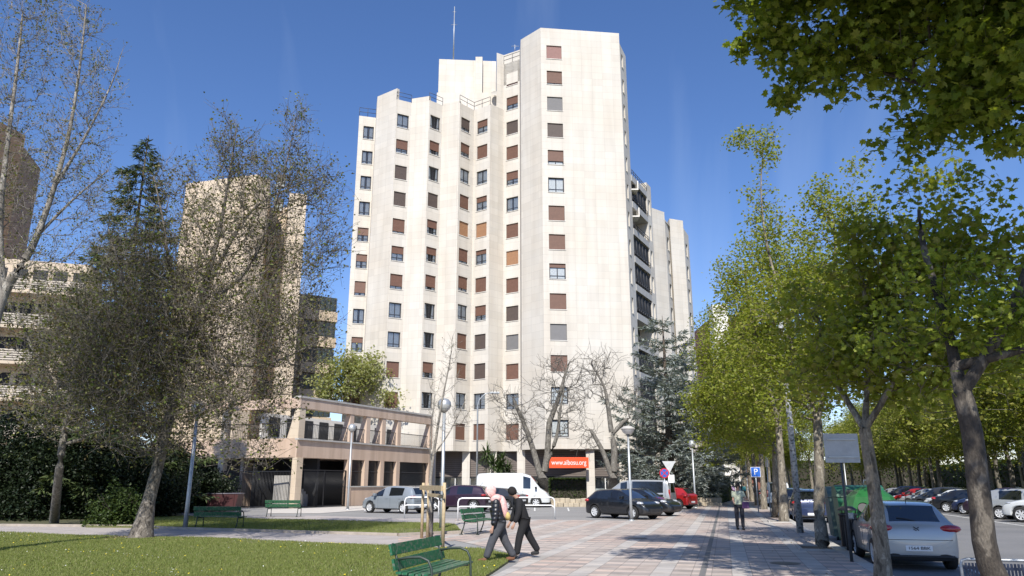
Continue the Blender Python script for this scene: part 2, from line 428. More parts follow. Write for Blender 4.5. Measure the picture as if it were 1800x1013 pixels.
ph.prism([(q0.x, q0.y), (q1.x, q1.y), (q1.x, 88), (q0.x, 88)], ZR - 1.1, q0.z)
s0, s1 = P(836, 100, 79.6), P(848, 100, 79.6)
ph.prism([(s0.x, s0.y), (s1.x, s1.y), (s1.x, 81), (s0.x, 81)], ZR - .9, s0.z)
ph.build('rooftop_plant_room', MT['wall'], tw)
an = MB(); a0 = P(797, 104, 81); a1 = P(799, 12, 81)
an.tube([a0, Vector((a0.x, a0.y, a1.z))], [.09, .05], 6)
for k, (dz, ln) in enumerate(((.35, .8), (.6, .5))): an.tube([(a0.x - ln / 2, a0.y, a0.z + (a1.z - a0.z) * (dz + .3)), (a0.x + ln / 2, a0.y, a0.z + (a1.z - a0.z) * (dz + .3))], .03, 5)
an.build('antenna', MT['steel'], tw)
an = MB(); a2 = P(905, 92, 76); an.tube([a2, a2 + Vector((0, 0, 1.0))], .04, 5); an.tube([a2 + Vector((-.4, 0, .8)), a2 + Vector((.5, 0, .8))], .03, 5)
an.build('antenna', MT['steel'], tw)
dsh = MB(); dq = P(870, 166, 77); dsh.lathe([(.02, 0), (.3, .05), (.45, .16)], 16, mat=Matrix.Translation(dq) @ Matrix.Rotation(R(60), 4, 'X')); dsh.tube([dq, dq + Vector((0, .1, -1))], .04, 6); dsh.build('satellite_dish', MT['conc'], tw)
# ground floor
gf = MB(); gl = MB(); 
base_a, base_b = (pts[0][0] + 1, 76.3), (g0[0] + .2, 74.9)
gA, gB = (g0[0] + .2, 71.5), (g2[0] - .1, 70.7)
for a, b in ((base_a, base_b), (gA, gB)):
    a = Vector(a); b = Vector(b); L = (b - a).length; d = (b - a).normalized()
    ang = math.atan2(d.y, d.x); m_ = Matrix.Translation((a.x, a.y, 0)) @ Matrix.Rotation(ang, 4, 'Z')
    z = 2.35
    while z < ZB - .05: gf.box(0, L, 0, .1, z, z + .17, 0, m_); z += .2
    gf.box(0, L, .1, .2, 2.3, ZB, 3, m_); gf.box(0, L, -.02, .2, 0, .75, 1, m_); gf.box(0, L, -.03, .1, 2.2, 2.32, 3, m_)
    gl.quad(m_ @ Vector((0, .08, .75)), m_ @ Vector((L, .08, .75)), m_ @ Vector((L, .08, 2.2)), m_ @ Vector((0, .08, 2.2)))
    k = 0; 
    while k < L: gf.box(k, k + .07, .0, .1, .75, 2.2, 2, m_); k += 1.5
    gf.box(0, L, .9, 1.0, .1, 2.3, 4, m_)
gf.build('shop_front', [MT['louvre'], MT['conc'], MT['white'], MT['dark'], M('shop_interior', (.42, .45, .46), .8, var=.5, scale=1.2)], tw)
gl.build('shop_window', MT['glass'], tw)
for x, Y in ((632, 75.5), (700, 73), (758, 73.2), (819, 74.8), (866, 74.2), (916, 71.4), (1038, 69.6), (1096, 70.3)):
    b = MB(); q = P(x, 820, Y); b.box(q.x - .38, q.x + .38, q.y + .05, q.y + .6, 0, ZB - .003, 0); b.box(q.x - .46, q.x + .46, q.y - .02, q.y + .68, 0, .3, 1); b.build('pillar', [MT['wall'], MT['conc']], tw)
# the orange shop sign with its web address
sg = MB(); s0, s1 = P(965, 804, 68.5), P(1035, 823, 68.5)
sgn = thing('shop_sign', 'orange banner sign with white web address above the shop front', 'sign', (s0.x, 68.5, 0))
sg.rbox(0, s1.x - s0.x, 0, .12, s1.z, s0.z, .02); sg.build('panel', M('orange_sign', (.75, .085, .02), .5, var=.04), sgn)
fc = bpy.data.curves.new('lettering', 'FONT'); fc.body = 'www.aibosu.org'; fc.size = .72; fc.extrude = .01; fc.align_x = 'CENTER'; fc.align_y = 'CENTER'
fo = bpy.data.objects.new('lettering', fc); col.objects.link(fo)
def txt(name, body, size, mat, parent, loc, rz=0, tilt=PI / 2, ext=.004, width=None):
    fc = bpy.data.curves.new('t', 'FONT'); fc.body = body; fc.size = size; fc.extrude = ext; fc.align_x = 'CENTER'; fc.align_y = 'CENTER'
    fo = bpy.data.objects.new('t', fc); col.objects.link(fo)
    bpy.context.view_layer.update(); me = bpy.data.meshes.new_from_object(fo); bpy.data.objects.remove(fo)
    if width:
        xs = [v.co.x for v in me.vertices]; k = width / max(.01, max(xs) - min(xs))
        for v in me.vertices: v.co.x *= k
    me.materials.clear(); me.materials.append(mat)
    o = link(name, me, parent, loc); o.rotation_euler = (tilt, 0, rz); return o
bpy.data.objects.remove(fo)
txt('lettering', 'www.aibosu.org', .62, MT['white'], sgn, ((s1.x - s0.x) / 2, -.01, (s0.z + s1.z) / 2), width=(s1.x - s0.x) * .88)

# right side balconies block of the tower
bb = MB()
B0, B1 = E(1110.5, 72.6, 320), E(1137, 77.5, 330)
zbt = P(1108, 300, 72.8).z
dB = (Vector(B1) - Vector(B0)); LB = dB.length; dB.normalize()
flo = [zbt - 1.0 - FH * k for k in range(int((zbt - 1.0) / FH))]
zb0 = flo[-1]
nb = Vector((dB.y, -dB.x))
def bp(u, o=0): q = Vector(B0) + dB * u - nb * o; return (q.x, q.y)
bk = MB()
panel(bk, bp(0, 1.5), bp(LB, 1.5), 0, zbt); panel(bk, bp(LB - .1), bp(LB + 1.5), 0, zbt + .6, [(.45, 1.1, f - 2.1, f - .3) for f in flo[:-1]]); panel(bk, bp(LB, 1.5), bp(LB - .1), 0, zbt + .6)
panel(bk, bp(LB + 1.5), (B1[0] + 1.2, 90), 0, zbt + .6)
bk.build('wall', MT['wall'], tw)
for f in flo:
    b = MB(); a0, a1, a2, a3 = bp(.05, 0), bp(LB - .12, 0), bp(LB - .12, 1.5), bp(.05, 1.5)
    b.prism([a0, a1, a2, a3], f - .2, f); panel(b, a0, a1, f, f + .5, back=.1); railing(b, a0, a1, f + .5, f + 1.05, 1, .7)
    b.build('balcony', [M('balcony_grey', (.40, .39, .37), .7, var=.1, scale=2), MT['rail']], tw)
    gz = MB()
    if f != flo[0] and flo.index(f) % 4 != 2:
        gz.quad((*bp(.1, .2), f + 1.0), (*bp(LB - .2, .2), f + 1.0), (*bp(LB - .2, .2), f + 2.6), (*bp(.1, .2), f + 2.6), 0)
        for kk in range(6): u = .1 + kk * (LB - .35) / 5; gz.tube([(*bp(u, .15), f + .5), (*bp(u, .15), f + 2.75)], .035, 4, 1)
        gz.build('glazing', [MT['dark'], MT['rail']], tw)
    if f - FH > 0:
        g_ = MB(); 
        for k in range(4): 
            u0, u1 = .15 + k * (LB - .5) / 4, .15 + (k + .93) * (LB - .5) / 4
            g_.quad((*bp(u0, 1.42), f - FH + .05), (*bp(u1, 1.42), f - FH + .05), (*bp(u1, 1.42), f - .35), (*bp(u0, 1.42), f - .35))
        g_.build('glazing', MT['dark'], tw)
for k, y in ((0, 300), (1, 340)):       # two small upper balconies
    b = MB(); q = P(1108, 262 + k * 0, 72.5); z = Z0W + FH * (8 - k) + .9
    b.box(r1[0] - .1, r1[0] + .75, r1[1] + .1, r1[1] + 1.6, z, z + .12); b.box(r1[0] + .65, r1[0] + .75, r1[1] + .1, r1[1] + 1.6, z + .12, z + 1.0); b.build('balcony', MT['coping'], tw)

# wing behind
wg = thing('apartment_tower', 'lower off-white tower wing with narrow slit windows behind the tall tower', 'building')
b = MB(); w0, w1 = E(1139, 84, 400), E(1169, 86, 400); w2 = E(1177, 88.6, 400)
w3, w4 = E(1177.5, 87.8, 400), E(1201, 88.6, 400); w5 = E(1209, 91.5, 400)
zt = P(1155, 368, 85).z; zt2 = P(1185, 375.5, 86).z
sl_ = [(.9, 2.0, k, k + 1.7) for k in np.arange(zt2 - 4.4, 3, -FH)]
panel(b, w0, w1, 0, zt); panel(b, w1, w2, 0, zt - .9, sl_); panel(b, (w3[0], w3[1] + 1.3), w3, 0, zt2); panel(b, w3, w4, 0, zt2); panel(b, w4, w5, 0, zt2 - 1, sl_)
panel(b, w5, (w5[0], 96), 0, zt2 - 1); b.add([(p[0], p[1], zt2 - 1.01) for p in (w0, w1, w3, w4, w5, (w5[0], 96), (w0[0], 96))], [list(range(7))])
panel(b, (w0[0], 96), w0, 0, zt)
b.build('wall', MT['wall'], wg)
for a, c in ((w1, w2), (w4, w5)):
    for o_ in sl_: window(wg, a, c, o_[0], o_[1], o_[2], o_[3], 'o0')

# ---------------------------------------------------------------- beige tower behind the trees
bt = thing('apartment_tower', 'beige apartment tower with a shaded recess half hidden by budding branches', 'building')
b = MB(); k0, k1, k2, k3, k4, k5 = E(316, 76, 420), E(440, 73.5, 420), E(466, 75, 420), E(470, 80, 420), E(500, 80, 420), E(503, 75.5, 420)
k6 = E(534, 76, 420); zt = P(400, 310, 74).z; zt2 = P(515, 342, 76).z; k7 = (k6[0] * 92 / 76 * 1.01, 92)
for a, c, z in ((k0, k1, zt), (k1, k2, zt), (k2, k3, zt), (k3, k4, zt2), (k4, k5, zt2), (k5, k6, zt2), (k6, k7, zt2), ((k0[0] * 1.15, 92), k0, zt)): panel(b, a, c, 0, z)
b.add([(p[0], p[1], zt2 - .5) for p in (k0, k1, k2, k3, k4, k5, k6, k7, (k0[0] * 1.15, 92))], [list(range(9))])
b.add([(p[0], p[1], zt - .5) for p in (k0, k1, k2, (k3[0] * 1.08, 86), (k0[0] * 1.12, 86))], [list(range(5))]); b.prism([E(430, 80, 300), E(455, 80, 300), E(455, 84, 300), E(430, 84, 300)], zt - 1, zt + 2.6)
b.build('wall', MT['beige'], bt)
for r in range(11):
    for a, c, L, u in ((k3, k4, 1, .5),): 
        LL = (Vector(k4) - Vector(k3)).length; o = window(bt, (k3[0], k3[1] - .2), (k4[0], k4[1] - .2), LL / 2 - .5, LL / 2 + .5, 5 + 3 * r, 6.5 + 3 * r, 'd.6')
# balcony block next to it
bl = thing('apartment_block', 'shaded apartment block with stacked glazed balconies beside the beige tower', 'building')
b = MB(); m0, m1 = E(520, 82, 600), E(574, 84, 600); m2 = E(583, 90, 600); zt = P(560, 520, 83).z
panel(b, m0, m1, 0, zt); panel(b, m1, m2, 0, zt); b.add([(p[0], p[1], zt) for p in (m0, m1, m2, (m0[0], 95))], [(0, 1, 2, 3)]); b.build('wall', MT['beige'], bl)
z = zt - 2.9
while z > 3:
    b = MB(); d = (Vector(m1) - Vector(m0)); L = d.length; d.normalize(); ang = math.atan2(d.y, d.x); mm = Matrix.Translation((m0[0], m0[1], z)) @ Matrix.Rotation(ang, 4, 'Z')
    b.box(.3, L + .6, -1.4, -.02, -.2, 0, 0, mm); b.box(.3, L + .6, -1.4, -1.3, 0, .95, 0, mm); b.box(.3, L + .45, -1.36, -1.32, 1.0, 2.6, 1, mm)
    for k in range(7): b.box(.3 + k * (L + .2) / 6.5, .36 + k * (L + .2) / 6.5, -1.40, -1.3, .95, 2.62, 2, mm)
    b.build('balcony', [MT['beige'], M('balcony_glass', (.05, .07, .08), .1, spec=.8), MT['frame']], bl); z -= 3.0

# brown building far left and the slatted balcony building
br = thing('apartment_block', 'dark brown brick block at the upper left edge', 'building')
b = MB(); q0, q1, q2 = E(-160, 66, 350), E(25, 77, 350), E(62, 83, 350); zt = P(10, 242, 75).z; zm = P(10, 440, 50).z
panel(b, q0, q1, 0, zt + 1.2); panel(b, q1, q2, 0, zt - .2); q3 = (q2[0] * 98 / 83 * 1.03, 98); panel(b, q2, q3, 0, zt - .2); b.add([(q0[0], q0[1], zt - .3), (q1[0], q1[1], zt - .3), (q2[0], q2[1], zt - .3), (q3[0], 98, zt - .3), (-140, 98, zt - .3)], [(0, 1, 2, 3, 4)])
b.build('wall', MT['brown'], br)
sb = thing('apartment_block', 'cream apartment block with long slatted balconies behind the left trees', 'building')
b = MB(); q0, q1, q2 = E(-90, 60, 600), E(140, 63, 600), E(165, 66, 600); zt = P(100, 455, 61).z
q3 = (q2[0] * 74 / 66 * 1.02, 74)
panel(b, q0, q1, 0, zt); panel(b, q1, q2, 0, zt); panel(b, q2, q3, 0, zt); b.add([(p[0], p[1], zt - .02) for p in (q0, q1, q2, q3, (-80, 74))], [(0, 1, 2, 3, 4)])
b.build('wall', MT['beige'], sb)
d = (Vector(q1) - Vector(q0)); L = d.length; d.normalize(); ang = math.atan2(d.y, d.x); kk = 0
z = zt - 3.0
while z > 2:
    mm = Matrix.Translation((q0[0], q0[1], z)) @ Matrix.Rotation(ang, 4, 'Z'); b = MB(); x1 = L - (0, 1.2, 2.4)[kk % 3]
    b.box(0, x1, -1.6, -.01, -.25, 0, 0, mm)
    for k in range(5): b.box(0, x1, -1.62, -1.56, .08 + k * .19, .2 + k * .19, 1, mm)
    b.build('balcony', [MT['beige'], M('balcony_slats', (.50, .44, .36), .7)], sb)
    w_ = MB()
    for k in range(6): w_.box(.6 + k * x1 / 6.2, 1.7 + k * x1 / 6.2, -.03, .0, .1, 2.2, 0, mm)
    w_.build('window', MT['dark'], sb); z -= 3.0; kk += 1
# far buildings on the right
rb = thing('brick_tower', 'distant red brick tower rising behind the street trees', 'building')
b = MB(); q0 = P(1256, 545, 150); q1 = P(1320, 560, 150); b.prism([(q0.x, 150), (q1.x, 152), (q1.x, 170), (q0.x, 170)], 0, q0.z - 1); b.prism([(q0.x - .5, 149.6), (q0.x + 2.6, 149.6), (q0.x + 2.6, 153), (q0.x - .5, 153)], 0, q0.z + 1, 1); b.build('wall', [MT['brick'], MT['coping']], rb)
w_ = MB()
for r in range(11):
    for c in range(3): w_.box(q0.x + 3 + c * 1.7, q0.x + 4 + c * 1.7, 149.85, 150.3, 4 + 3 * r, 5.5 + 3 * r)
w_.build('window', MT['frame'], rb)['kind'] = 'stuff'
gb = thing('office_building', 'plain dark grey building seen past the right trunk', 'building')
b = MB(); q0 = P(1768, 690, 95); q1 = P(1900, 640, 80); b.prism([(q0.x, q0.y), (q1.x, q1.y), (q1.x + 20, q1.y + 30), (q0.x * 1.3, 120)], 0, P(1780, 668, 90).z); b.build('wall', MT['grey'], gb)
b = MB(); d = Vector((q1.x - q0.x, q1.y - q0.y, 0)); L = d.length; mm = Matrix.Translation((q0.x, q0.y, 0)) @ Matrix.Rotation(math.atan2(d.y, d.x), 4, 'Z')
for k in range(3): b.box(.5, L - .5, -.04, 0.0, 2 + 4.2 * k, 3.6 + 4.2 * k, 0, mm)
b.build('window', MT['dark'], gb)

# ---------------------------------------------------------------- low arcade building
ar = thing('arcade_building', 'two-storey pinkish arcade building with open upper gallery and black gate', 'building')
A0 = E(521, 54, 800); A1 = E(757, 70, 800); AL = E(385, 56.5, 800)
ZL, ZM, ZO, ZTT = 3.5, 4.85, 7.0, 7.72
dA = Vector(A1) - Vector(A0); LA = dA.length; dA.normalize(); nA = Vector((dA.y, -dA.x))
def upx(x):                     # distance along the front at photo column x
    t = (x - 900) / F * CP; X0, Y0 = A0
    # X0+d.x*u = t'*(Y0+d.y*u) with eye-level approximation
    tt = (x - 900) / F / CP * CP * CP
    k = (x - 900) / F * CP
    return (k * Y0 - X0) / (dA.x - k * dA.y)
mmA = Matrix.Translation((A0[0], A0[1], 0)) @ Matrix.Rotation(math.atan2(dA.y, dA.x), 4, 'Z')
wl = MB()
pil = [0, upx(609), upx(639), upx(667), upx(695), LA - .35]
PW = .5
wl.box(0, LA, 0, 5.0, ZL, ZM - .12, 0, mmA)                # band
wl.box(-.05, LA + .05, -.08, .5, ZO, ZTT, 0, mmA)            # beam
wl.box(pil[1], LA, .02, .3, 0, 1.4, 0, mmA)
wl.box(0, LA, 5.0, 5.3, 0, ZM - .12, 0, mmA)
wl.build('wall', MT['pink'], ar)
b = MB(); b.box(-.02, LA + .02, -.14, 5.0, ZM - .116, ZM, 0, mmA); b.box(-.1, LA + .1, -.14, .55, ZTT + .002, ZTT + .14, 0, mmA); b.box(pil[1], LA, -.06, .34, 1.404, 1.5, 0, mmA); b.build('coping', MT['conc'], ar)
for i, u in enumerate(pil):
    b = MB(); w_ = .62 if i == 0 else PW
    b.box(u, u + w_, -.04 if i else -.1, .35, 0 if i < 2 else 1.504, ZL - .003, 0, mmA); b.build('pillar', MT['beige'] if i == 0 else MT['pink'], ar); b = MB()
    b.add([mmA @ Vector(v) for v in ((u, -.04, ZM + .003), (u + w_, -.04, ZM + .003), (u + w_, 1.0, ZM + .003), (u, 1.0, ZM + .003), (u, -.04, ZO - .003), (u + w_, -.04, ZO - .003), (u + w_, .35, ZO - .003), (u, .35, ZO - .003))],
          [(0, 1, 5, 4), (1, 2, 6, 5), (2, 3, 7, 6), (3, 0, 4, 7), (4, 5, 6, 7)])
    b.build('pillar', MT['beige'] if i == 0 else MT['pink'], ar)
for i in range(1, 5):
    b = MB(); b.box(pil[i] + PW + .02, pil[i + 1] - .02, .26, .30, 1.504, ZL - .003, 0, mmA)
    b.box(pil[i] + PW + .02, pil[i + 1] - .02, .22, .26, 2.6, 2.66, 1, mmA)
    b.build('window', [M('black_glazing', (.012, .014, .018), .25, spec=.6), MT['frame']], ar)
for i in range(0, 5):
    b = MB(); a, c = pil[i] + PW + .1, pil[i + 1] - .04; k = a
    while k < c: b.tube([mmA @ Vector((k, .15, ZM)), mmA @ Vector((k, .15, ZM + 1.05))], .015, 4); k += .16
    b.tube([mmA @ Vector((a, .15, ZM + 1.07)), mmA @ Vector((c, .15, ZM + 1.07))], .03, 6); b.tube([mmA @ Vector((a, .15, ZM + .08)), mmA @ Vector((c, .15, ZM + .08))], .02, 6); b.build('railing', MT['black'], ar)
# glazed wall set back on the upper terrace
b = MB(); b.box(.5, LA - 1, 4.0, 4.2, ZM + .01, ZM + 2.0, 0, mmA); 
for k in range(9): b.box(1.2 + k * 1.9, 2.3 + k * 1.9, 3.95, 4.0, ZM + .3, ZM + 1.75, 1, mmA)
b.build('upper_storey', [MT['coping'], MT['dark']], ar)
# dark hall behind the ground floor
b = MB(); b.box(.1, LA - .1, 4.0, 4.1, 0, ZL - .01, 0, mmA); b.build('rear_wall', MT['dark'], ar)
# stairs seen through the gate
b = MB()
for k in range(12): b.box(3.6 - k * .26, 3.9 - k * .26, 1.2, 2.6, 0, .17 + k * .19, 0, mmA)
b.build('stairs', MT['conc'], ar)
gt = thing('metal_gate', 'tall black barred gate in the arcade bay next to the yellow pillar', 'gate', mmA @ Vector((.7, .05, 0)), math.atan2(dA.y, dA.x))
b = MB(); Lg = pil[1] - .75; k = 0
while k < Lg: b.tube([(k, 0, .08), (k, 0, 2.6)], .017, 4); k += .12
b.build('bars', MT['black'], gt)
b = MB(); b.box(0, Lg, -.03, .03, .05, .12); b.box(0, Lg, -.03, .03, 2.6, 2.68); b.box(Lg / 2 - .03, Lg / 2 + .03, -.035, .035, .12, 2.6); b.box(0, .07, -.035, .035, .12, 2.6); b.box(Lg - .07, Lg, -.035, .035, .12, 2.6); b.build('frame', MT['black'], gt)
# left face
dl = Vector(A0) - Vector(AL); LL = dl.length; mmL = Matrix.Translation((AL[0], AL[1], 0)) @ Matrix.Rotation(math.atan2(dl.y, dl.x), 4, 'Z')
b = MB(); b.box(-4, LL - .12, 0, .3, ZL, ZM, 0, mmL); b.box(-4, LL - .2, -.02, .3, ZO, ZTT, 0, mmL); b.box(-4, LL - .3, 3.0, 3.3, 0, ZM, 1, mmL); b.box(-4, LL - .5, .3, 3.0, ZM - .1, ZM - .01, 0, mmL); b.build('wall', [MT['pink'], MT['dark']], ar)
b = MB(); b.box(0, .5, -.03, .4, 0, ZL - .003, 0, mmL); b.build('pillar', MT['beige'], ar); b = MB(); b.box(0, .5, -.03, .4, ZM + .003, ZO - .003, 0, mmL); b.build('pillar', MT['beige'], ar)
b = MB(); k = .6
while k < LL - .2: b.tube([mmL @ Vector((k, .12, ZM)), mmL @ Vector((k, .12, ZM + 1.1))], .015, 4); k += .16
b.tube([mmL @ Vector((.5, .12, ZM + 1.1)), mmL @ Vector((LL, .12, ZM + 1.1))], .03, 6); b.build('railing', MT['black'], ar)
gt = thing('metal_gate', 'wide black barred gate left of the yellow pillar, behind the benches', 'gate', mmL @ Vector((.55, .1, 0)), math.atan2(dl.y, dl.x))
b = MB(); k = 0
while k < LL - .7: b.tube([(k, 0, .08), (k, 0, 2.5)], .017, 4); k += .13
b.build('bars', MT['black'], gt); b = MB(); b.box(0, LL - .7, -.03, .03, .05, .12); b.box(0, LL - .7, -.03, .03, 2.5, 2.57); b.build('frame', MT['black'], gt)
# ---------------------------------------------------------------- ground
def poly_obj(name, pts, z, mat, thick=0):
    me = bpy.data.meshes.new(name); bm = bmesh.new(); vs = [bm.verts.new((p[0], p[1], z)) for p in pts]
    f = bm.faces.new(vs)
    if f.normal.z < 0: bmesh.ops.reverse_faces(bm, faces=[f])
    bm.normal_update()
    if f.normal.z < 0: f.normal_flip()
    if thick:
        b = [bm.verts.new((p[0], p[1], z - thick)) for p in pts]
        for i in range(len(pts)): j = (i + 1) % len(pts); bm.faces.new([vs[i], vs[j], b[j], b[i]])
    bmesh.ops.triangulate(bm, faces=[f]); bmesh.ops.recalc_face_normals(bm, faces=bm.faces[:]) if thick else None
    bm.to_mesh(me); bm.free(); me.materials.append(mat); autouv(me); return struct(link(name, me))
def ground_mat(name, c1, c2, scale, rough=.9, bump=.4, fine=60):
    m, n, b, o = nt(name); b.inputs['Roughness'].default_value = rough
    tc = N(n, 'ShaderNodeTexCoord'); a = N(n, 'ShaderNodeTexNoise'); a.inputs['Scale'].default_value = scale; a.inputs['Detail'].default_value = 8
    f = N(n, 'ShaderNodeTexNoise'); f.inputs['Scale'].default_value = fine; f.inputs['Detail'].default_value = 4
    n.links.new(tc.outputs['Object'], a.inputs['Vector']); n.links.new(tc.outputs['Object'], f.inputs['Vector'])
    x = ramp(n, a.outputs['Fac'], [(.3, c1), (.7, c2)]); y = ramp(n, f.outputs['Fac'], [(.3, (.78, .78, .78)), (.7, (1.15, 1.15, 1.15))])
    n.links.new(mixc(n, 1.0, x, y, 'MULTIPLY'), b.inputs['Base Color'])
    bp = N(n, 'ShaderNodeBump'); bp.inputs['Strength'].default_value = bump; bp.inputs['Distance'].default_value = .01
    n.links.new(f.outputs['Fac'], bp.inputs['Height']); n.links.new(bp.outputs[0], b.inputs['Normal']); return m
asph = ground_mat('asphalt', (.15, .15, .152), (.205, .2, .197), .35)
asph2 = ground_mat('asphalt_pale', (.22, .215, .21), (.28, .275, .265), .3)
earth = ground_mat('soil_grass', (.09, .11, .035), (.19, .175, .09), .9, 1, .6, 25)
soil = ground_mat('bare_soil', (.11, .08, .055), (.17, .13, .09), 3, 1, .8, 20)
pathm = ground_mat('path_paving', (.33, .30, .28), (.42, .38, .36), 1.2, .85)

def paving():
    m, n, b, o = nt('plaza_paving'); b.inputs['Roughness'].default_value = .7
    tc = N(n, 'ShaderNodeTexCoord'); mp = N(n, 'ShaderNodeMapping'); mp.inputs['Rotation'].default_value = (0, 0, STREET)
    n.links.new(tc.outputs['Object'], mp.inputs[0]); sp = N(n, 'ShaderNodeSeparateXYZ'); n.links.new(mp.outputs[0], sp.inputs[0])
    X, Y = sp.outputs[0], sp.outputs[1]
    tw_, th_ = .38, .38
    fx = math_(n, 'FRACT', math_(n, 'DIVIDE', X, tw_)); fy = math_(n, 'FRACT', math_(n, 'DIVIDE', Y, th_))
    ix = math_(n, 'FLOOR', math_(n, 'DIVIDE', X, tw_)); iy = math_(n, 'FLOOR', math_(n, 'DIVIDE', Y, th_))
    band = math_(n, 'LESS_THAN', math_(n, 'FRACT', math_(n, 'ADD', math_(n, 'DIVIDE', ix, 4), .01)), .2)
    row = math_(n, 'LESS_THAN', math_(n, 'FRACT', math_(n, 'ADD', math_(n, 'DIVIDE', iy, 2), .01)), .4)
    cv = N(n, 'ShaderNodeCombineXYZ'); n.links.new(ix, cv.inputs[0]); n.links.new(iy, cv.inputs[1])
    wn = N(n, 'ShaderNodeTexWhiteNoise'); n.links.new(cv.outputs[0], wn.inputs['Vector'])
    big = N(n, 'ShaderNodeTexNoise'); big.inputs['Scale'].default_value = .16; big.inputs['Detail'].default_value = 3; n.links.new(mp.outputs[0], big.inputs['Vector'])
    pink = ramp(n, big.outputs['Fac'], [(.46, (.475, .41, .365)), (.62, (.52, .385, .325))])
    base = mixc(n, row, pink, (.36, .315, .285)); base = mixc(n, band, base, (.45, .42, .39))
    rnd = ramp(n, wn.outputs['Value'], [(0, (.84, .84, .84)), (.5, (1, 1, 1)), (1, (1.13, 1.1, 1.06))])
    base = mixc(n, 1.0, base, rnd, 'MULTIPLY')
    j = math_(n, 'MAXIMUM', math_(n, 'GREATER_THAN', math_(n, 'ABSOLUTE', math_(n, 'SUBTRACT', fx, .5)), .478), math_(n, 'GREATER_THAN', math_(n, 'ABSOLUTE', math_(n, 'SUBTRACT', fy, .5)), .47))
    base = mixc(n, math_(n, 'MULTIPLY', j, .55), base, (.12, .1, .09))
    st = N(n, 'ShaderNodeTexNoise'); st.inputs['Scale'].default_value = .9; st.inputs['Detail'].default_value = 9; st.inputs['Roughness'].default_value = .7; n.links.new(mp.outputs[0], st.inputs['Vector'])
    s = ramp(n, st.outputs['Fac'], [(.34, (.74, .73, .72)), (.5, (.98, .98, .98)), (.7, (1.05, 1.05, 1.05))])
    gm = N(n, 'ShaderNodeTexVoronoi'); gm.inputs['Scale'].default_value = 1.7; n.links.new(mp.outputs[0], gm.inputs['Vector'])
    base = mixc(n, math_(n, 'MULTIPLY', math_(n, 'LESS_THAN', gm.outputs['Distance'], .055), .55), base, (.1, .095, .09))
    n.links.new(mixc(n, 1.0, base, s, 'MULTIPLY'), b.inputs['Base Color'])
    bp = N(n, 'ShaderNodeBump'); bp.inputs['Strength'].default_value = .5; bp.inputs['Distance'].default_value = .006; bp.invert = True
    n.links.new(j, bp.inputs['Height']); n.links.new(bp.outputs[0], b.inputs['Normal']); return m
ground = poly_obj('ground', [(-900, -60), (900, -60), (900, 1800), (-900, 1800)], -.13, ground_mat('far_ground', (.07, .085, .035), (.11, .12, .055), .05))
KB = 2.95
# raised town ground west of the kerb at z=0
struct(poly_obj('pavement', [SC(KB - .3, -20), SC(KB - .3, 260), SC(-200, 260), SC(-200, -20)], -.004, asph2, .12))
road = poly_obj('road', [SC(KB + .0, -25), SC(KB, 300), SC(19, 300), SC(19, -25)], -.122, asph)
kb = MB()
for k in range(-20, 240): a, b_ = SC(KB - .3, k), SC(KB, k + .985); kb.box(-.3, 0, .0, .985, -.13, 0.012, 0, Matrix.Translation(SC(KB, k)) @ Matrix.Rotation(-STREET, 4, 'Z'))
struct(kb.build('kerb', MT['conc']))
kb = MB(); kb.box(0, .2, 0, 250, -.13, .0, 0, Matrix.Translation(SC(18.9, -10)) @ Matrix.Rotation(-STREET, 4, 'Z')); struct(kb.build('kerb', MT['conc']))
rg = poly_obj('lawn', [SC(19.1, -15), SC(19.1, 260), SC(70, 260), SC(70, -15)], -.02, earth); 
pz = [G(872, 909), G(1106, 915.5), G(1170, 906), G(1222, 893), G(1232, 887), SC(-4.2, 75), SC(-4.4, 180), SC(KB - .3, 180), SC(KB - .3, -15), SC(-4.6, -15), G(838, 1030), G(868, 1012), G(918, 985), G(905, 975), G(850, 963), G(815, 950), G(868, 930)]
pz = [G(800, 912)] + pz[1:10] + [SC(-5.3, 8), G(838, 1030), G(868, 1012), G(908, 992), G(915, 980), G(880, 968), G(800, 950), G(700, 955), G(700, 943), G(812, 938), G(868, 926), G(800, 920)]
plaza = poly_obj('plaza', pz, .004, paving())
# paths
poly_obj('path', [G(-400, 927), G(0, 926), G(250, 928), G(430, 935), G(700, 943), G(700, 955), G(840, 966), G(760, 966), G(640, 960), G(400, 948), G(200, 945), G(0, 936), G(-400, 936)], .008, pathm)
poly_obj('pavement', [G(330, 908), G(560, 907), G(700, 912), G(800, 912), G(800, 920), G(868, 926), G(812, 938), G(800, 922), G(640, 917), G(420, 912)], .012, pathm)
poly_obj('pavement', [G(470, 896), G(560, 893), G(640, 889.5), G(760, 888), G(760, 896), G(660, 896), G(560, 903), G(470, 903)], .012, M('pale_kerb_paving', (.5, .47, .43), .8, var=.1, scale=1.5))
LAWN1 = [G(-500, 937), G(0, 937.5), G(200, 946), G(400, 949), G(640, 961), G(760, 967), G(845, 967), G(896, 978), G(893, 990), G(862, 1011), G(820, 1035), SC(-5.6, 8), SC(-20, 2), (-40, 5)]
LAWN2 = [G(150, 916), G(330, 909), G(420, 913), G(640, 918), G(800, 923), G(812, 937), G(700, 942), G(430, 934), G(300, 930), G(150, 928)]
LAWN3 = [G(-500, 925), G(0, 925), G(240, 927), G(330, 909), G(300, 896), G(-500, 890)]
poly_obj('lawn', LAWN1, .045, earth, .05); poly_obj('lawn', LAWN2, .045, earth, .05); poly_obj('lawn', LAWN3, .03, ground_mat('shrub_bed', (.05, .055, .02), (.11, .10, .05), .8, 1, .6, 25), .04)
kb = MB()
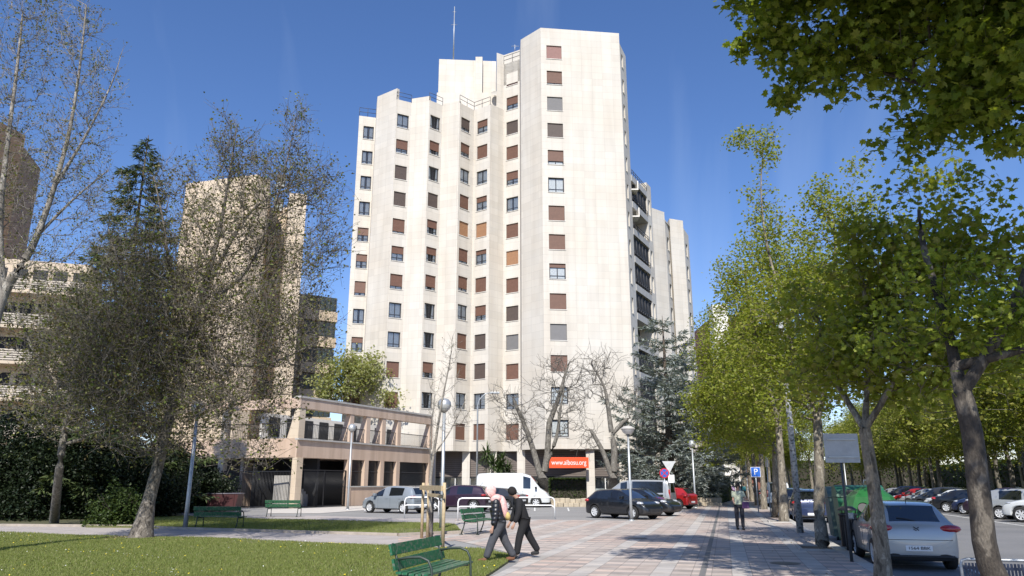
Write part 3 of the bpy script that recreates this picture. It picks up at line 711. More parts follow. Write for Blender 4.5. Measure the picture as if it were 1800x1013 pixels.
def edging(pts, w=.12, h=.075):
    for a, b_ in zip(pts[:-1], pts[1:]):
        d = (b_ - a); L = d.length; kb.box(0, L, -w / 2, w / 2, -.01, h, 0, Matrix.Translation(a) @ Matrix.Rotation(math.atan2(d.y, d.x), 4, 'Z'))
edging([G(0, 937.5), G(200, 946), G(400, 949), G(640, 961), G(760, 967), G(845, 967)], .1, .05)
edging([G(0, 925), G(240, 927), G(300, 930.5), G(430, 934.5), G(700, 942.5), G(812, 937.5)], .18, .09)
struct(kb.build('kerb', M('stone_edging', (.36, .31, .26), .85, var=.2, scale=3)))
# tree pits along the kerb
for s in (7.0, 14.0, 22.5, 37.3):
    c = 2.35; o = poly_obj('soil', [SC(c - .55, s - .7), SC(c + .3, s - .7), SC(c + .3, s + .7), SC(c - .55, s + .7)], .010, soil)
fr = MB()
for s in (7.0, 14.0, 22.5, 37.3):
    mm = Matrix.Translation(SC(1.75, s)) @ Matrix.Rotation(-STREET, 4, 'Z')
    fr.box(0, .08, -.75, .75, 0, .05, 0, mm); fr.box(.08, .9, -.78, -.7, 0, .05, 0, mm); fr.box(.08, .9, .7, .78, 0, .05, 0, mm)
struct(fr.build('kerb', MT['conc']))
# drain lines, bay lines
ml = MB(); wp = M('road_paint', (.62, .62, .6), .7, var=.15, scale=12)
def line(c0, s0, c1, s1, w=.12, z=-.116):
    a, b_ = SC(c0, s0), SC(c1, s1); d = (b_ - a); L = d.length; mm = Matrix.Translation((a.x, a.y, z)) @ Matrix.Rotation(math.atan2(d.y, d.x), 4, 'Z')
    ml.quad(mm @ Vector((0, -w / 2, 0)), mm @ Vector((L, -w / 2, 0)), mm @ Vector((L, w / 2, 0)), mm @ Vector((0, w / 2, 0)))
line(5.0, -5, 5.0, 160); line(12.6, -5, 12.6, 160)
for s in range(0, 150, 3): line(12.66, s, 18.0, s + 3.2, .1)
for s in range(-4, 150, 6): line(3.0, s, 4.9, s, .1)
struct(ml.build('road_marking', wp))
ml = MB()
for k in range(7):
    a, b_ = G(640 + k * 60, 899), G(650 + k * 58, 893); d = b_ - a; mm = Matrix.Translation((a.x, a.y, .012)) @ Matrix.Rotation(math.atan2(d.y, d.x), 4, 'Z')
    ml.quad(mm @ Vector((0, -.05, 0)), mm @ Vector((d.length, -.05, 0)), mm @ Vector((d.length, .05, 0)), mm @ Vector((0, .05, 0)))
struct(ml.build('road_marking', wp))
ml = MB(); mm = Matrix.Translation(SC(-.55, 2)) @ Matrix.Rotation(-STREET, 4, 'Z')
ml.box(-.06, .06, 0, 60, .0, .0075, 0, mm); struct(ml.build('drain_channel', M('drain', (.16, .155, .15), .7)))
# manhole covers
for q in (G(1380, 991), G(1120, 947)):
    b = MB(); b.lathe([(0, .014), (.3, .014), (.33, .006)], 28); o = b.build('manhole_cover', M('cast_iron', (.12, .115, .11), .6, .4, var=.3, scale=40)); o.location = q; struct(o)

def inpoly(pts, x, y):
    r = np.zeros(len(x), bool); P_ = [(p[0], p[1]) for p in pts]; j = len(P_) - 1
    for i in range(len(P_)):
        xi, yi = P_[i]; xj, yj = P_[j]; c = ((yi > y) != (yj > y)) & (x < (xj - xi) * (y - yi) / (yj - yi + 1e-12) + xi); r ^= c; j = i
    return r
grassm = leafmat('grass_blades', [(.14, .185, .04), (.20, .245, .06), (.26, .285, .09), (.17, .21, .05), (.33, .31, .16)], .35, .6)
def grass(name, poly, n, h, label, z=.045, ymax=60, near=True):
    xs = [p[0] for p in poly]; ys = [p[1] for p in poly]; out = []
    X = rng.uniform(max(-20, min(xs)), max(xs), n * 6); Y = rng.uniform(max(12.5, min(ys)), max(ys), n * 6)
    k = inpoly(poly, X, Y) & (np.abs(X) < Y * .78); X = X[k]; Y = Y[k]
    if near:
        keep = rng.random(len(X)) < np.clip((15.0 / Y) ** 1.5, .25, 1); X = X[keep]; Y = Y[keep]
    pt_ = np.sin(X * .9 + 1.4 * np.sin(Y * .5)) + np.sin(Y * 1.1 + 1.7 * np.sin(X * .4 + 1)) + rng.normal(0, .5, len(X)); kk_ = (pt_ > -1.1) | (rng.random(len(X)) < .35); X = X[kk_]; Y = Y[kk_]
    X = X[:n]; Y = Y[:n]; m = len(X)
    cl = .5 + .5 * np.sin(X * 1.7 + np.sin(Y * .9) * 2) * np.sin(Y * 1.3 + np.cos(X * .6) * 2)
    hh = h * rng.uniform(.4, 1.1, m) * (.7 + .6 * cl); a = rng.uniform(0, 2 * PI, m); wd = .006 + rng.random(m) * .009; ln = hh * rng.uniform(.1, .9, m); b = a + rng.normal(0, 1, m)
    c, s = np.cos(a), np.sin(a)
    V = np.stack([np.stack([X - c * wd, Y - s * wd, np.full(m, z - .01)], 1), np.stack([X + c * wd, Y + s * wd, np.full(m, z - .01)], 1), np.stack([X + np.cos(b) * ln, Y + np.sin(b) * ln, z + hh], 1)], 1).reshape(-1, 3)
    o = npmesh(name, V, np.arange(m * 3).reshape(-1, 3), grassm, k=3); o['kind'] = 'stuff'; tag(o, label, 'grass'); return o
grass('grass', LAWN1, 330000, .055, 'short mown grass of the front lawn with small yellow flowers')
grass('grass', LAWN2, 70000, .06, 'grass strip between the path and the parking, behind the far benches', near=False)
# dandelions and fallen leaves
def specks(name, poly, n, mat, label, size=.02, z=.085, pred=None):
    xs = [p[0] for p in poly]; ys = [p[1] for p in poly]
    X = rng.uniform(max(-20, min(xs)), max(xs), n * 8); Y = rng.uniform(max(13, min(ys)), max(ys), n * 8)
    k = inpoly(poly, X, Y)
    k &= rng.random(len(X)) < (.05 + .95 * (np.sin(X * .8 + np.sin(Y * 1.7)) * np.sin(Y * .9 + np.sin(X * .7)) > .45)); X = X[k][:n]; Y = Y[k][:n]; m = len(X); V = []; 
    t = np.arange(4) * PI / 2
    sz = size * rng.uniform(.5, 1.3, m)[:, None]; a = rng.uniform(0, 3, m)[:, None]
    V = np.stack([X[:, None] + np.cos(t + a) * sz, Y[:, None] + np.sin(t + a) * sz, z + rng.uniform(-.012, .012, (m, 4)) + 0 * sz], 2).reshape(-1, 3)
    o = npmesh(name, V, np.arange(m * 4).reshape(-1, 4), mat); o['kind'] = 'stuff'; tag(o, label, 'flowers'); return o
specks('dandelions', LAWN1, 420, M('petal_yellow', (.7, .55, .03), .7), 'tiny yellow flowers scattered over the front lawn')
specks('daisies', LAWN1, 260, M('petal_white', (.75, .75, .7), .7), 'tiny white daisies scattered over the front lawn', .014)
o = specks('fallen_leaves', [SC(1.0, 4), SC(2.6, 4), SC(2.6, 50), SC(1.0, 50)], 600, M('leaf_litter', (.16, .12, .05), .9), 'brown leaf litter gathered round the street tree pits', .025, .02)

# ---------------------------------------------------------------- vegetation
def orthof(D):
    ref = np.where(np.abs(D[:, 2:3]) > .9, np.array([[1., 0, 0]]), np.array([[0, 0, 1.]]))
    x = np.cross(D, ref); x /= np.linalg.norm(x, axis=1, keepdims=True) + 1e-9
    return x, np.cross(D, x)
def grow(skel, att, rtip=.006, seg=.5, jit=.06, up=.5, kpow=None, rmul=1.0, pw=.5):
    """skel: list of (points, radii) polylines; each attractor is tied to the nearest suitable node"""
    pos = []; par = []; rad = []
    def near(p):
        A = np.array(pos); return int(np.argmin(((A - p) ** 2).sum(1)))
    for pts, rs in skel:
        pts = [np.array(p, float) for p in pts]; out = []; ro = []
        for i in range(len(pts) - 1):                              # catmull-rom resample
            p0 = pts[max(0, i - 1)]; p1 = pts[i]; p2 = pts[i + 1]; p3 = pts[min(len(pts) - 1, i + 2)]
            k = max(2, int(np.linalg.norm(p2 - p1) / (seg * .8)))
            for j in range(k):
                t = j / k; out.append(.5 * (2 * p1 + (p2 - p0) * t + (2 * p0 - 5 * p1 + 4 * p2 - p3) * t * t + (3 * p1 - p0 - 3 * p2 + p3) * t ** 3)); ro.append(rs[i] + (rs[i + 1] - rs[i]) * t)
        out.append(pts[-1]); ro.append(rs[-1])
        if not pos: pr = -1
        else: pr = near(out[0]); 
        for q, r in zip(out, ro): pos.append(q); par.append(pr); rad.append(r); pr = len(pos) - 1
    base = len(pos); A = np.zeros((base + len(att) * 14 + 10, 3)); A[:base] = pos; nA = base
    att = np.array(att)
    dmin = np.array([np.min(((A[:base] - a) ** 2).sum(1)) for a in att]); order = np.argsort(dmin); tips = []
    z_low = A[max(1, base // 6)][2]
    for ai in order:
        p = att[ai]; D = p - A[:nA]; d = np.sqrt((D ** 2).sum(1)) + 1e-6
        cost = d * (1 + up * np.clip(-D[:, 2] / d + .15, 0, 1) * 2); cost[:max(1, base // 10)] += 5
        i = int(np.argmin(cost)); q = A[i].copy(); L = d[i]; dr = q - A[par[i]] if par[i] >= 0 else np.array([0, 0, 1.]); dr = dr / (np.linalg.norm(dr) + 1e-9)
        k = min(12, max(1, int(L / seg))); c = q + (dr * .35 + (p - q) / L * .35) * L; pr = i
        for j in range(1, k + 1):
            t = j / k; x = (1 - t) ** 2 * q + 2 * t * (1 - t) * c + t * t * p
            if j < k: x = x + rng.normal(0, jit * min(1, L), 3) * .5
            A[nA] = x; par.append(pr); rad.append(0.); pr = nA; nA += 1
        tips.append(pr)
    A = A[:nA]; par = np.array(par); cnt = np.zeros(nA)
    ch = np.zeros(nA, int)
    for i in range(nA):
        if par[i] >= 0: ch[par[i]] += 1
    for i in range(nA - 1, -1, -1):
        if ch[i] == 0: cnt[i] += 1
        if par[i] >= 0 and par[i] < i: cnt[par[i]] += cnt[i]
    r = rtip * np.maximum(1, cnt) ** pw * rmul; rs = np.array(rad)
    for i in range(base): r[i] = rs[i]
    for i in range(base, nA): r[i] = min(r[i], r[par[i]] * .85)
    r = np.maximum(r, rtip * .8)
    return A, par, r, ch, np.array(tips), base
def tubes(A, par, r, thick_sides=9):
    n = len(A); D = np.zeros_like(A); has = par >= 0
    D[has] = A[has] - A[par[has]]; D[~has] = (0, 0, 1); L = np.linalg.norm(D, axis=1, keepdims=True); D /= L + 1e-9
    main = np.full(n, -1)
    for i in range(n):
        p = par[i]
        if p >= 0 and (main[p] < 0 or r[i] > r[main[p]]): main[p] = i
    ND = D.copy(); k = main >= 0; ND[k] = D[k] + D[main[k]]; ND /= np.linalg.norm(ND, axis=1, keepdims=True) + 1e-9
    VS = []; FS = []; off = 0
    for lo, hi, ns in ((.05, 9, thick_sides), (.014, .05, 5), (0, .014, 3)):
        e = np.where(has & (r >= lo) & (r < hi))[0]
        if not len(e): continue
        p = par[e]; ismain = main[p] == e
        d0 = np.where(ismain[:, None], ND[p], D[e]); d1 = ND[e]
        r0 = np.where(ismain, r[p], np.minimum(r[p], r[e] * 1.25)); r1 = r[e]
        th = np.arange(ns) * 2 * PI / ns
        x0, y0 = orthof(d0); x1, y1 = orthof(d1)
        a = A[p][:, None] + (x0[:, None] * np.cos(th)[None, :, None] + y0[:, None] * np.sin(th)[None, :, None]) * r0[:, None, None]
        b = A[e][:, None] + (x1[:, None] * np.cos(th)[None, :, None] + y1[:, None] * np.sin(th)[None, :, None]) * r1[:, None, None]
        VS.append(np.concatenate([a, b], 1).reshape(-1, 3)); m = len(e)
        k_ = np.arange(ns); f = np.stack([k_, (k_ + 1) % ns, (k_ + 1) % ns + ns, k_ + ns], 1)
        FS.append((f[None] + (np.arange(m) * 2 * ns)[:, None, None]).reshape(-1, 4) + off); off += m * 2 * ns
    return np.concatenate(VS), np.concatenate(FS)
LEAF_Q = (np.array([[0, 0, 0], [.38, .5, .10], [0, 1, -.06], [-.38, .5, .10]]), np.array([[0, 1, 2, 3]]))
def maple():
    v = [[0, .38, 0]]; pts = [(0, 0), (.3, -.06), (.28, .12), (.56, .2), (.40, .42), (.48, .66), (.2, .6), (0, 1.0), (-.2, .6), (-.48, .66), (-.40, .42), (-.56, .2), (-.28, .12), (-.3, -.06)]
    for x, y in pts: v.append([x, y, -.18 * (abs(x) * 1.1) + .06 * math.sin(y * 5)])
    return np.array(v), np.array([[0, i + 1, (i + 1) % 14 + 1] for i in range(14)])
def leaves(pos, size, tmpl=LEAF_Q, droop=.3, svar=.35):
    tv, tf = tmpl; m = len(pos)
    d = rng.normal(0, 1, (m, 3)); d[:, 2] = d[:, 2] * .6 - droop; d /= np.linalg.norm(d, axis=1, keepdims=True)
    nr = rng.normal(0, .75, (m, 3)); nr[:, 2] += 1.0; x = np.cross(d, nr); x /= np.linalg.norm(x, axis=1, keepdims=True) + 1e-9; z = np.cross(x, d)
    s = size * (1 + rng.uniform(-svar, svar, m))
    V = pos[:, None] + (x[:, None] * tv[None, :, 0:1] + d[:, None] * tv[None, :, 1:2] + z[:, None] * tv[None, :, 2:3]) * s[:, None, None]
    Fc = tf[None] + (np.arange(m) * len(tv))[:, None, None]
    return V.reshape(-1, 3), Fc.reshape(-1, tf.shape[1])
def wblob(c, r, m):
    v = rng.normal(0, 1, (m, 3)); v /= np.linalg.norm(v, axis=1, keepdims=True); return v * rng.random((m, 1)) ** .45 * r + np.array(c)
def blobs(bl, dens, depth=1.0, shell=2.2):
    """bl: (px, py, Y, rx_px, ry_px[, depth m]); returns attractors"""
    out = []
    for b in bl:
        c = P(b[0], b[1], b[2]); k = 1 / pxm(b[2], c.z - H); rx, rz = b[3] * k, b[4] * k; ry = b[5] if len(b) > 5 else (rx + rz) / 2 * depth
        m = max(26, int(dens * rx * ry * rz * 4.19)); v = rng.normal(0, 1, (m, 3)); v /= np.linalg.norm(v, axis=1, keepdims=True); v *= rng.random((m, 1)) ** (1 / shell)
        v = v * (rx, ry, rz) * (1 + rng.normal(0, .05, (m, 1))) + np.array(c); out.append(v[v[:, 2] > .8])
    return np.concatenate(out)
def bark(name, c1, c2, c3, scale=7):
    m, n, b, o = nt(name); b.inputs['Roughness'].default_value = .9
    tc = N(n, 'ShaderNodeTexCoord'); mp = N(n, 'ShaderNodeMapping'); mp.inputs['Scale'].default_value = (1, 1, .45); n.links.new(tc.outputs['Object'], mp.inputs[0])
    v = N(n, 'ShaderNodeTexNoise'); v.inputs['Scale'].default_value = scale; v.inputs['Detail'].default_value = 3; v.inputs['Distortion'].default_value = .8; n.links.new(mp.outputs[0], v.inputs['Vector'])
    f = N(n, 'ShaderNodeTexNoise'); f.inputs['Scale'].default_value = 45; f.inputs['Detail'].default_value = 6; n.links.new(mp.outputs[0], f.inputs['Vector'])
    cc = ramp(n, v.outputs['Fac'], [(.36, c1), (.44, c2), (.56, c2), (.63, c3)]); g = ramp(n, f.outputs['Fac'], [(.3, (.62, .62, .62)), (.65, (1.12, 1.12, 1.12))])
    n.links.new(mixc(n, 1.0, cc, g, 'MULTIPLY'), b.inputs['Base Color'])
    bp = N(n, 'ShaderNodeBump'); bp.inputs['Strength'].default_value = .8; bp.inputs['Distance'].default_value = .02
    n.links.new(f.outputs['Fac'], bp.inputs['Height']); n.links.new(bp.outputs[0], b.inputs['Normal']); return m
BK = dict(greyrough=bark('rough_grey_bark', (.045, .038, .03), (.15, .13, .105), (.27, .24, .20), 11), planedark=bark('shaded_plane_bark', (.025, .02, .016), (.055, .045, .035), (.14, .12, .095), 5), plane=bark('plane_bark', (.09, .075, .055), (.21, .18, .135), (.36, .32, .25)),  # planedark: plane bark with the crown's shade worked into its colour
          grey=bark('grey_bark', (.10, .09, .075), (.17, .155, .13), (.27, .25, .215), 9),
          pale=bark('pale_bark', (.14, .125, .105), (.26, .235, .2), (.40, .37, .32), 6),
          brown=bark('brown_bark', (.05, .038, .028), (.085, .065, .048), (.13, .10, .075), 12))
LM = dict(fresh=leafmat('fresh_leaf', [(.15, .195, .022), (.24, .285, .034), (.30, .34, .05), (.18, .22, .028), (.36, .37, .085), (.19, .17, .055)], .48),
          near=leafmat('near_leaf', [(.10, .145, .017), (.16, .215, .025), (.23, .285, .035), (.32, .35, .06)], .44),
          bud=leafmat('bud_leaf', [(.06, .07, .02), (.17, .18, .05), (.12, .08, .045), (.24, .25, .075), (.12, .17, .035), (.10, .07, .04), (.20, .21, .07)], .35),
          pale=leafmat('pale_leaf', [(.20, .22, .075), (.30, .32, .12), (.42, .42, .22), (.16, .2, .05)], .45),
          park=leafmat('park_leaf', [(.17, .21, .03), (.25, .28, .045), (.30, .28, .07), (.20, .23, .035)], .45),
          spruce=leafmat('spruce_needle', [(.045, .068, .024), (.07, .10, .032), (.10, .115, .045)], .12),
          cedar=leafmat('cedar_needle', [(.20, .235, .215), (.28, .31, .295), (.14, .17, .155), (.36, .385, .37)], .15),
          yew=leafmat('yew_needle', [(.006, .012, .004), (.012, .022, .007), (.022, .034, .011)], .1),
          hedge=leafmat('hedge_leaf', [(.03, .055, .012), (.05, .08, .02), (.07, .10, .026)], .25),
          palm=leafmat('palm_leaf', [(.05, .085, .025), (.075, .12, .035), (.10, .14, .05)], .2))
def make_tree(label, skel, bl, dens, bk, lf, lsize, lper, spread, cat='tree', name='street_tree', rtip=.006, seg=.5, up=.5, tmpl=LEAF_Q, twig=0, twl=.35, group=None, droop=.3, pw=.45, jit=.06, depth=1.0, shell=2.2, upt=.4, att=None, rmul=1.0, extra=(), lowz=0, clump=0):
    base = Vector(skel[0][0][0]); base.z = 0
    if att is None:
        att = blobs(bl, dens * (1.7 if clump else 1), depth, shell)
        if clump:
            q = att * (2 * PI / (clump * 2.2)); nz = np.sin(q[:, 0] + 1.3 * np.sin(q[:, 2] * .7)) + np.sin(q[:, 1] * 1.1 + 2 + np.sin(q[:, 0] * .8)) + np.sin(q[:, 2] * 1.2 + 1 + 1.2 * np.sin(q[:, 1] * .6)); keep = (nz > -.35) | (rng.random(len(att)) < .12); att = att[keep]
    for e_ in extra: att = np.concatenate([att, wblob(*e_)])
    A, par, r, ch, tips, nb_ = grow(skel, att, rtip, seg, jit, up, pw=pw, rmul=rmul)
    if twig:                                                       # fine twiglets on all thin nodes
        e = np.where((par >= 0) & (r < .03))[0]; e = np.repeat(e, twig); m = len(e); D = A[e] - A[par[e]]; D /= np.linalg.norm(D, axis=1, keepdims=True) + 1e-9
        q = A[par[e]] + (A[e] - A[par[e]]) * rng.random((m, 1)); d = D * .7 + rng.normal(0, .6, (m, 3)); d[:, 2] += upt; d /= np.linalg.norm(d, axis=1, keepdims=True)
        t1 = q + d * twl * rng.uniform(.4, 1, (m, 1)); n0 = len(A)
        # two-segment twigs
        t2 = t1 + (d + rng.normal(0, .35, (m, 3))) * twl * .5
        A2 = np.concatenate([A, q, t1, t2]); par2 = np.concatenate([par, np.full(m, -1), n0 + np.arange(m), n0 + m + np.arange(m)])
        r2 = np.concatenate([r, np.full(m, rtip * .8), np.full(m, rtip * .7), np.full(m, rtip * .5)])
        V, Fc = tubes(A2, par2, r2); lp = np.concatenate([t1, t2, A[tips]])
    else: V, Fc = tubes(A, par, r); lp = None
    r_sk = None
    root = thing(name, label, cat, base, 0, group); b_ = np.array(base)
    npmesh('trunk', V - b_, Fc, BK[bk], root, smooth=True)
    thin = np.where((par >= 0) & (r < max(.022, rtip * 3.2)))[0]
    src = lp if lp is not None else A[thin]
    m = int(len(src) * lper); idx = rng.integers(0, len(src), m); pp = src[idx] + rng.normal(0, spread, (m, 3))
    if lowz: lsize = np.where(pp[:, 2] < lowz, lsize * .62, lsize)
    LV, LF = leaves(pp, lsize, tmpl, droop)
    npmesh('crown', LV - b_, LF, LM[lf], root, k=LF.shape[1])
    print('TREE', label[:40], 'att', len(att), 'nodes', len(A), 'leaves', m)
    return root, len(V), m
def pl(pts): return [P(*p) for p in pts]

def V3(x, y, z): return Vector((x, y, z))
# -- street trees on the right (plane trees in young leaf)
t1b = V3(6.15, 9.5, 0)
MP = maple()
make_tree('large dark-trunked plane tree at the right edge whose branches hang into the upper sky',
    [([V3(6.05, 9.5, -.02), P(1738, 990, 9.5), P(1722, 880, 9.5), P(1708, 760, 9.5), P(1690, 690, 9.5)], [.19, .14, .13, .125, .12]),
     ([P(1690, 690, 9.5), P(1660, 560, 9.9), P(1625, 440, 10.3), P(1615, 370, 10.6)], [.09, .06, .045, .025]),
     ([P(1692, 690, 9.5), P(1770, 560, 9.2), P(1830, 400, 9.2), P(1850, 250, 9.4), P(1800, 120, 9.6)], [.085, .065, .055, .045, .03]),
     ([P(1700, 640, 9.5), P(1760, 625, 9.2), P(1850, 600, 9.0)], [.07, .055, .04]),
     ([P(1850, 250, 9.4), P(1790, 170, 10), P(1690, 165, 10.6), P(1560, 130, 11.5), P(1440, 90, 12.2), P(1360, 60, 12.6)], [.055, .05, .042, .034, .025, .015])],
    [(1330, -60, 12.5, 100, 80, 1.2), (1240, -230, 12, 150, 110, 1.6), (1420, 20, 12.0, 110, 90, 1.0), (1370, 80, 12.6, 60, 40, .6), (1530, 60, 11.5, 130, 130, 1.2), (1660, 60, 10.5, 150, 130, 1.2), (1770, 110, 9.8, 120, 150, 1.2), (1430, 110, 12.2, 60, 50, .7),
     (1690, 200, 10.5, 110, 60, 1.0), (1600, 230, 10.8, 70, 40, .8), (1750, -120, 9.5, 200, 130, 1.5), (1500, -120, 10.8, 180, 120, 1.5), (1860, 160, 9.2, 120, 110, 1.2), (1620, 420, 10.4, 50, 50, .5), (1385, 165, 12.5, 25, 30, .3),
     (1760, 600, 9.3, 110, 90, .8), (1650, 610, 9.8, 60, 60, .6), (1600, 520, 10.1, 50, 70, .6), (1700, 480, 9.6, 90, 60, .7), (1830, 560, 9.2, 80, 70, .8), (1720, 550, 9.5, 80, 60, .8), (1560, 600, 10.2, 50, 50, .6), (1300, 85, 12.6, 22, 16, .2), (1900, 0, 9, 200, 200, 1.6)],
    46, 'planedark', 'near', .125, 6.0, .10, rtip=.005, seg=.28, up=.25, tmpl=MP, pw=.42, jit=.07, lowz=6.2, clump=1.0, extra=[((4.6, 9.4, 10.6), (3.3, 1.9, 1.1), 1300), ((5.8, 7.4, 9.7), (2.8, 1.6, 1.0), 800), ((5.6, 5.2, 8.6), (2.4, 2.4, 1.5), 480)])  # extra: unseen crown clumps added above view to shade trunk and paving
make_tree('plane tree with a pale-lit mottled trunk behind the silver hatchback',
    [([G(1553, 1035), P(1549, 960, 13.2), P(1536, 860, 13.3), P(1520, 755, 13.4)], [.17, .125, .11, .105]),
     ([P(1520, 755, 13.4), P(1480, 690, 14.2), P(1450, 640, 15), P(1440, 560, 15.5)], [.065, .05, .04, .03]),
     ([P(1522, 752, 13.4), P(1560, 690, 13.2), P(1600, 600, 13), P(1600, 480, 13)], [.065, .05, .04, .03]),
     ([P(1520, 755, 13.4), P(1525, 650, 13.8), P(1520, 520, 14), P(1500, 420, 14.2)], [.065, .05, .04, .03])],
    [(1600, 480, 13.2, 120, 130, 1.7), (1480, 560, 14.5, 110, 110, 1.6), (1560, 620, 13.5, 130, 80, 1.6), (1650, 600, 12.5, 90, 80, 1.2), (1560, 390, 13.6, 80, 60, 1.2), (1680, 400, 13.0, 90, 100, 1.4), (1760, 470, 12.8, 80, 90, 1.2), (1450, 660, 14.6, 80, 50, 1.2), (1740, 640, 12.6, 80, 60, 1.0), (1640, 310, 13.4, 50, 50, .8), (1700, 520, 13, 80, 90, 1.2), (1780, 560, 12.6, 70, 80, 1.1), (1620, 690, 13, 80, 50, 1.2), (1800, 430, 12.6, 60, 60, 1), (1590, 330, 13.6, 40, 30, .6)],
    26, 'plane', 'fresh', .105, 8, .12, rtip=.006, seg=.25, up=.35, pw=.42, tmpl=MP, clump=1.0)
make_tree('plane tree growing at the kerb beside the green recycling containers',
    [([G(1447, 968), P(1440, 900, 21), P(1440, 820, 21), P(1437, 740, 21)], [.2, .15, .135, .12]),
     ([P(1437, 740, 21), P(1400, 640, 21.5), P(1380, 540, 21.8), P(1350, 440, 22), P(1338, 340, 22.4), P(1342, 255, 22.5)], [.07, .055, .045, .04, .025, .012]),
     ([P(1437, 740, 21), P(1460, 640, 21), P(1470, 500, 21), P(1465, 380, 21)], [.07, .055, .045, .03])],
    [(1400, 560, 21.5, 110, 110, 2.4), (1470, 500, 21, 110, 110, 2.4), (1450, 640, 21, 120, 80, 2.4), (1360, 440, 22, 55, 70, 1.6), (1470, 380, 21, 60, 60, 1.5), (1530, 400, 20, 60, 60, 1.4), (1340, 620, 22, 70, 90, 1.8), (1400, 700, 21, 80, 50, 1.6), (1520, 560, 20, 90, 120, 2), (1440, 345, 21, 30, 28, .7), (1512, 305, 21, 32, 40, .7), (1350, 300, 22.5, 24, 50, .5), (1345, 250, 22.5, 32, 26, .6), (1303, 243, 22.7, 26, 12, .4), (1340, 350, 22.4, 34, 46, .9), (1335, 395, 22.3, 30, 30, .8), (1520, 340, 21, 20, 40, .5)],
    11.0, 'plane', 'fresh', .10, 12, .15, rtip=.007, seg=.3, up=.4, pw=.42, clump=1.3)
t4, *_ = make_tree('slender plane tree with a pale trunk by the kerb, next behind the spotted lamp post',
    [([G(1378, 918), P(1376, 860, 35.2), P(1372, 800, 35.2), P(1368, 740, 35.2)], [.24, .18, .16, .14]), ([P(1368, 740, 35.2), P(1340, 640, 35), P(1320, 560, 35), P(1310, 480, 35)], [.1, .09, .07, .05]), ([P(1368, 740, 35.2), P(1390, 640, 36), P(1385, 540, 36)], [.1, .09, .06])],
    [(1320, 540, 35, 75, 75, 3), (1370, 600, 35.5, 80, 100, 3), (1300, 620, 35, 60, 60, 2.6), (1310, 700, 35, 75, 55, 2.6), (1380, 720, 36, 60, 50, 2.4), (1290, 490, 35, 40, 40, 1.5), (1340, 450, 35.5, 50, 50, 2), (1420, 650, 35, 60, 80, 2.5), (1420, 500, 35, 60, 80, 2.5)],
    4.6, 'plane', 'fresh', .135, 18, .24, rtip=.009, seg=.6, up=.4, pw=.42, clump=1.6)
t5, *_ = make_tree('street tree standing left of the slender plane, its darker trunk near the signpost',
    [([G(1362, 910), P(1363, 850, 39), P(1362, 790, 39)], [.2, .15, .13]), ([P(1362, 790, 39), P(1330, 720, 40), P(1300, 650, 41)], [.1, .07, .05])],
    [(1270, 650, 41, 50, 70, 3), (1260, 720, 41, 55, 50, 3), (1310, 740, 40, 60, 45, 3), (1235, 620, 42, 26, 40, 1.5), (1240, 770, 42, 40, 35, 2), (1350, 770, 40, 45, 35, 2.5), (1225, 690, 42, 35, 26, 1.6), (1245, 565, 42, 24, 22, 1)],
    4.4, 'plane', 'fresh', .14, 18, .25, rtip=.009, seg=.6, up=.4, pw=.42, clump=1.6)
# trees further down the avenue share that shape
ords = ['sixth', 'seventh', 'eighth', 'ninth', 'tenth', 'eleventh']
for k, s in enumerate((55, 66, 78, 92, 108, 126)):
    dup(t4, SC(2.4, s), R(60 * k + 40), 'street tree far down the kerb line, %s from the camera' % ords[k], 'trees of the avenue'); 
for k, s in enumerate((118, 132, 148, 165)):
    dup(t5, SC(-3.5 - k % 2, s) + Vector((0, 0, 0)), R(80 * k), ('%s tree past the clipped hedge on the far left side of the promenade' % ['first', 'second', 'third', 'fourth'][k]), 'trees of the avenue')
for k, s in enumerate((58, 72, 86, 100, 116, 134)):
    dup(t4, SC(20.3 + k % 2, s), R(50 * k + 10), 'tall tree along the far kerb behind the angle-parked cars, %s in distance' % ['nearest', 'second', 'third', 'fourth', 'fifth', 'sixth'][k], 'trees of the avenue')
for k, (c_, s) in enumerate(((9, 172), (13, 180), (18, 176), (4.5, 188))):
    dup(t4, SC(c_, s), R(50 * k + 30), 'large tree closing the end of the road, %s from the left' % ['second', 'third', 'fourth', 'first'][k], 'trees at the road end').scale = (1.6, 1.6, 1.6)
# park trees over the road
pk, *_ = make_tree('young park tree with yellow-green leaves across the road, nearest one past the parked cars',
    [([V3(0, 60, 0), V3(.1, 60, 1.6), V3(0, 60.1, 3.2)], [.17, .13, .11]), ([V3(0, 60.1, 3.2), V3(-.8, 60, 5), V3(-1, 60, 7)], [.08, .06, .04]), ([V3(0, 60.1, 3.2), V3(1, 60, 5), V3(1.2, 60, 6.8)], [.08, .06, .04])],
    [], 0, 'grey', 'park', .19, 13, .34, name='park_tree', rtip=.009, seg=.6, up=.4, pw=.42,
    att=np.concatenate([rng.normal(0, 1, (520, 3)) * (1.5, 1.5, .95) + (0, 60, 5.2), rng.normal(0, 1, (160, 3)) * (1.0, 1.0, .7) + (1.2, 60.4, 6.9), rng.normal(0, 1, (160, 3)) * (.9, .9, .7) + (-1.3, 59.7, 6.5)]))
pk.location = SC(20.5, 43); pk.scale = (1.3, 1.3, 1.3)
k = 0
PO = ['second', 'third', 'fourth', 'fifth', 'sixth', 'seventh', 'eighth', 'ninth', 'tenth', 'eleventh', 'twelfth', 'thirteenth', 'fourteenth', 'fifteenth', 'sixteenth', 'seventeenth', 'eighteenth', 'nineteenth', 'twentieth', 'twenty-first', 'twenty-second', 'twenty-third', 'twenty-fourth', 'twenty-fifth', 'twenty-sixth', 'twenty-seventh', 'twenty-eighth', 'twenty-ninth', 'thirtieth', 'thirty-first', 'thirty-second', 'thirty-third', 'thirty-fourth', 'thirty-fifth', 'thirty-sixth', 'thirty-seventh']
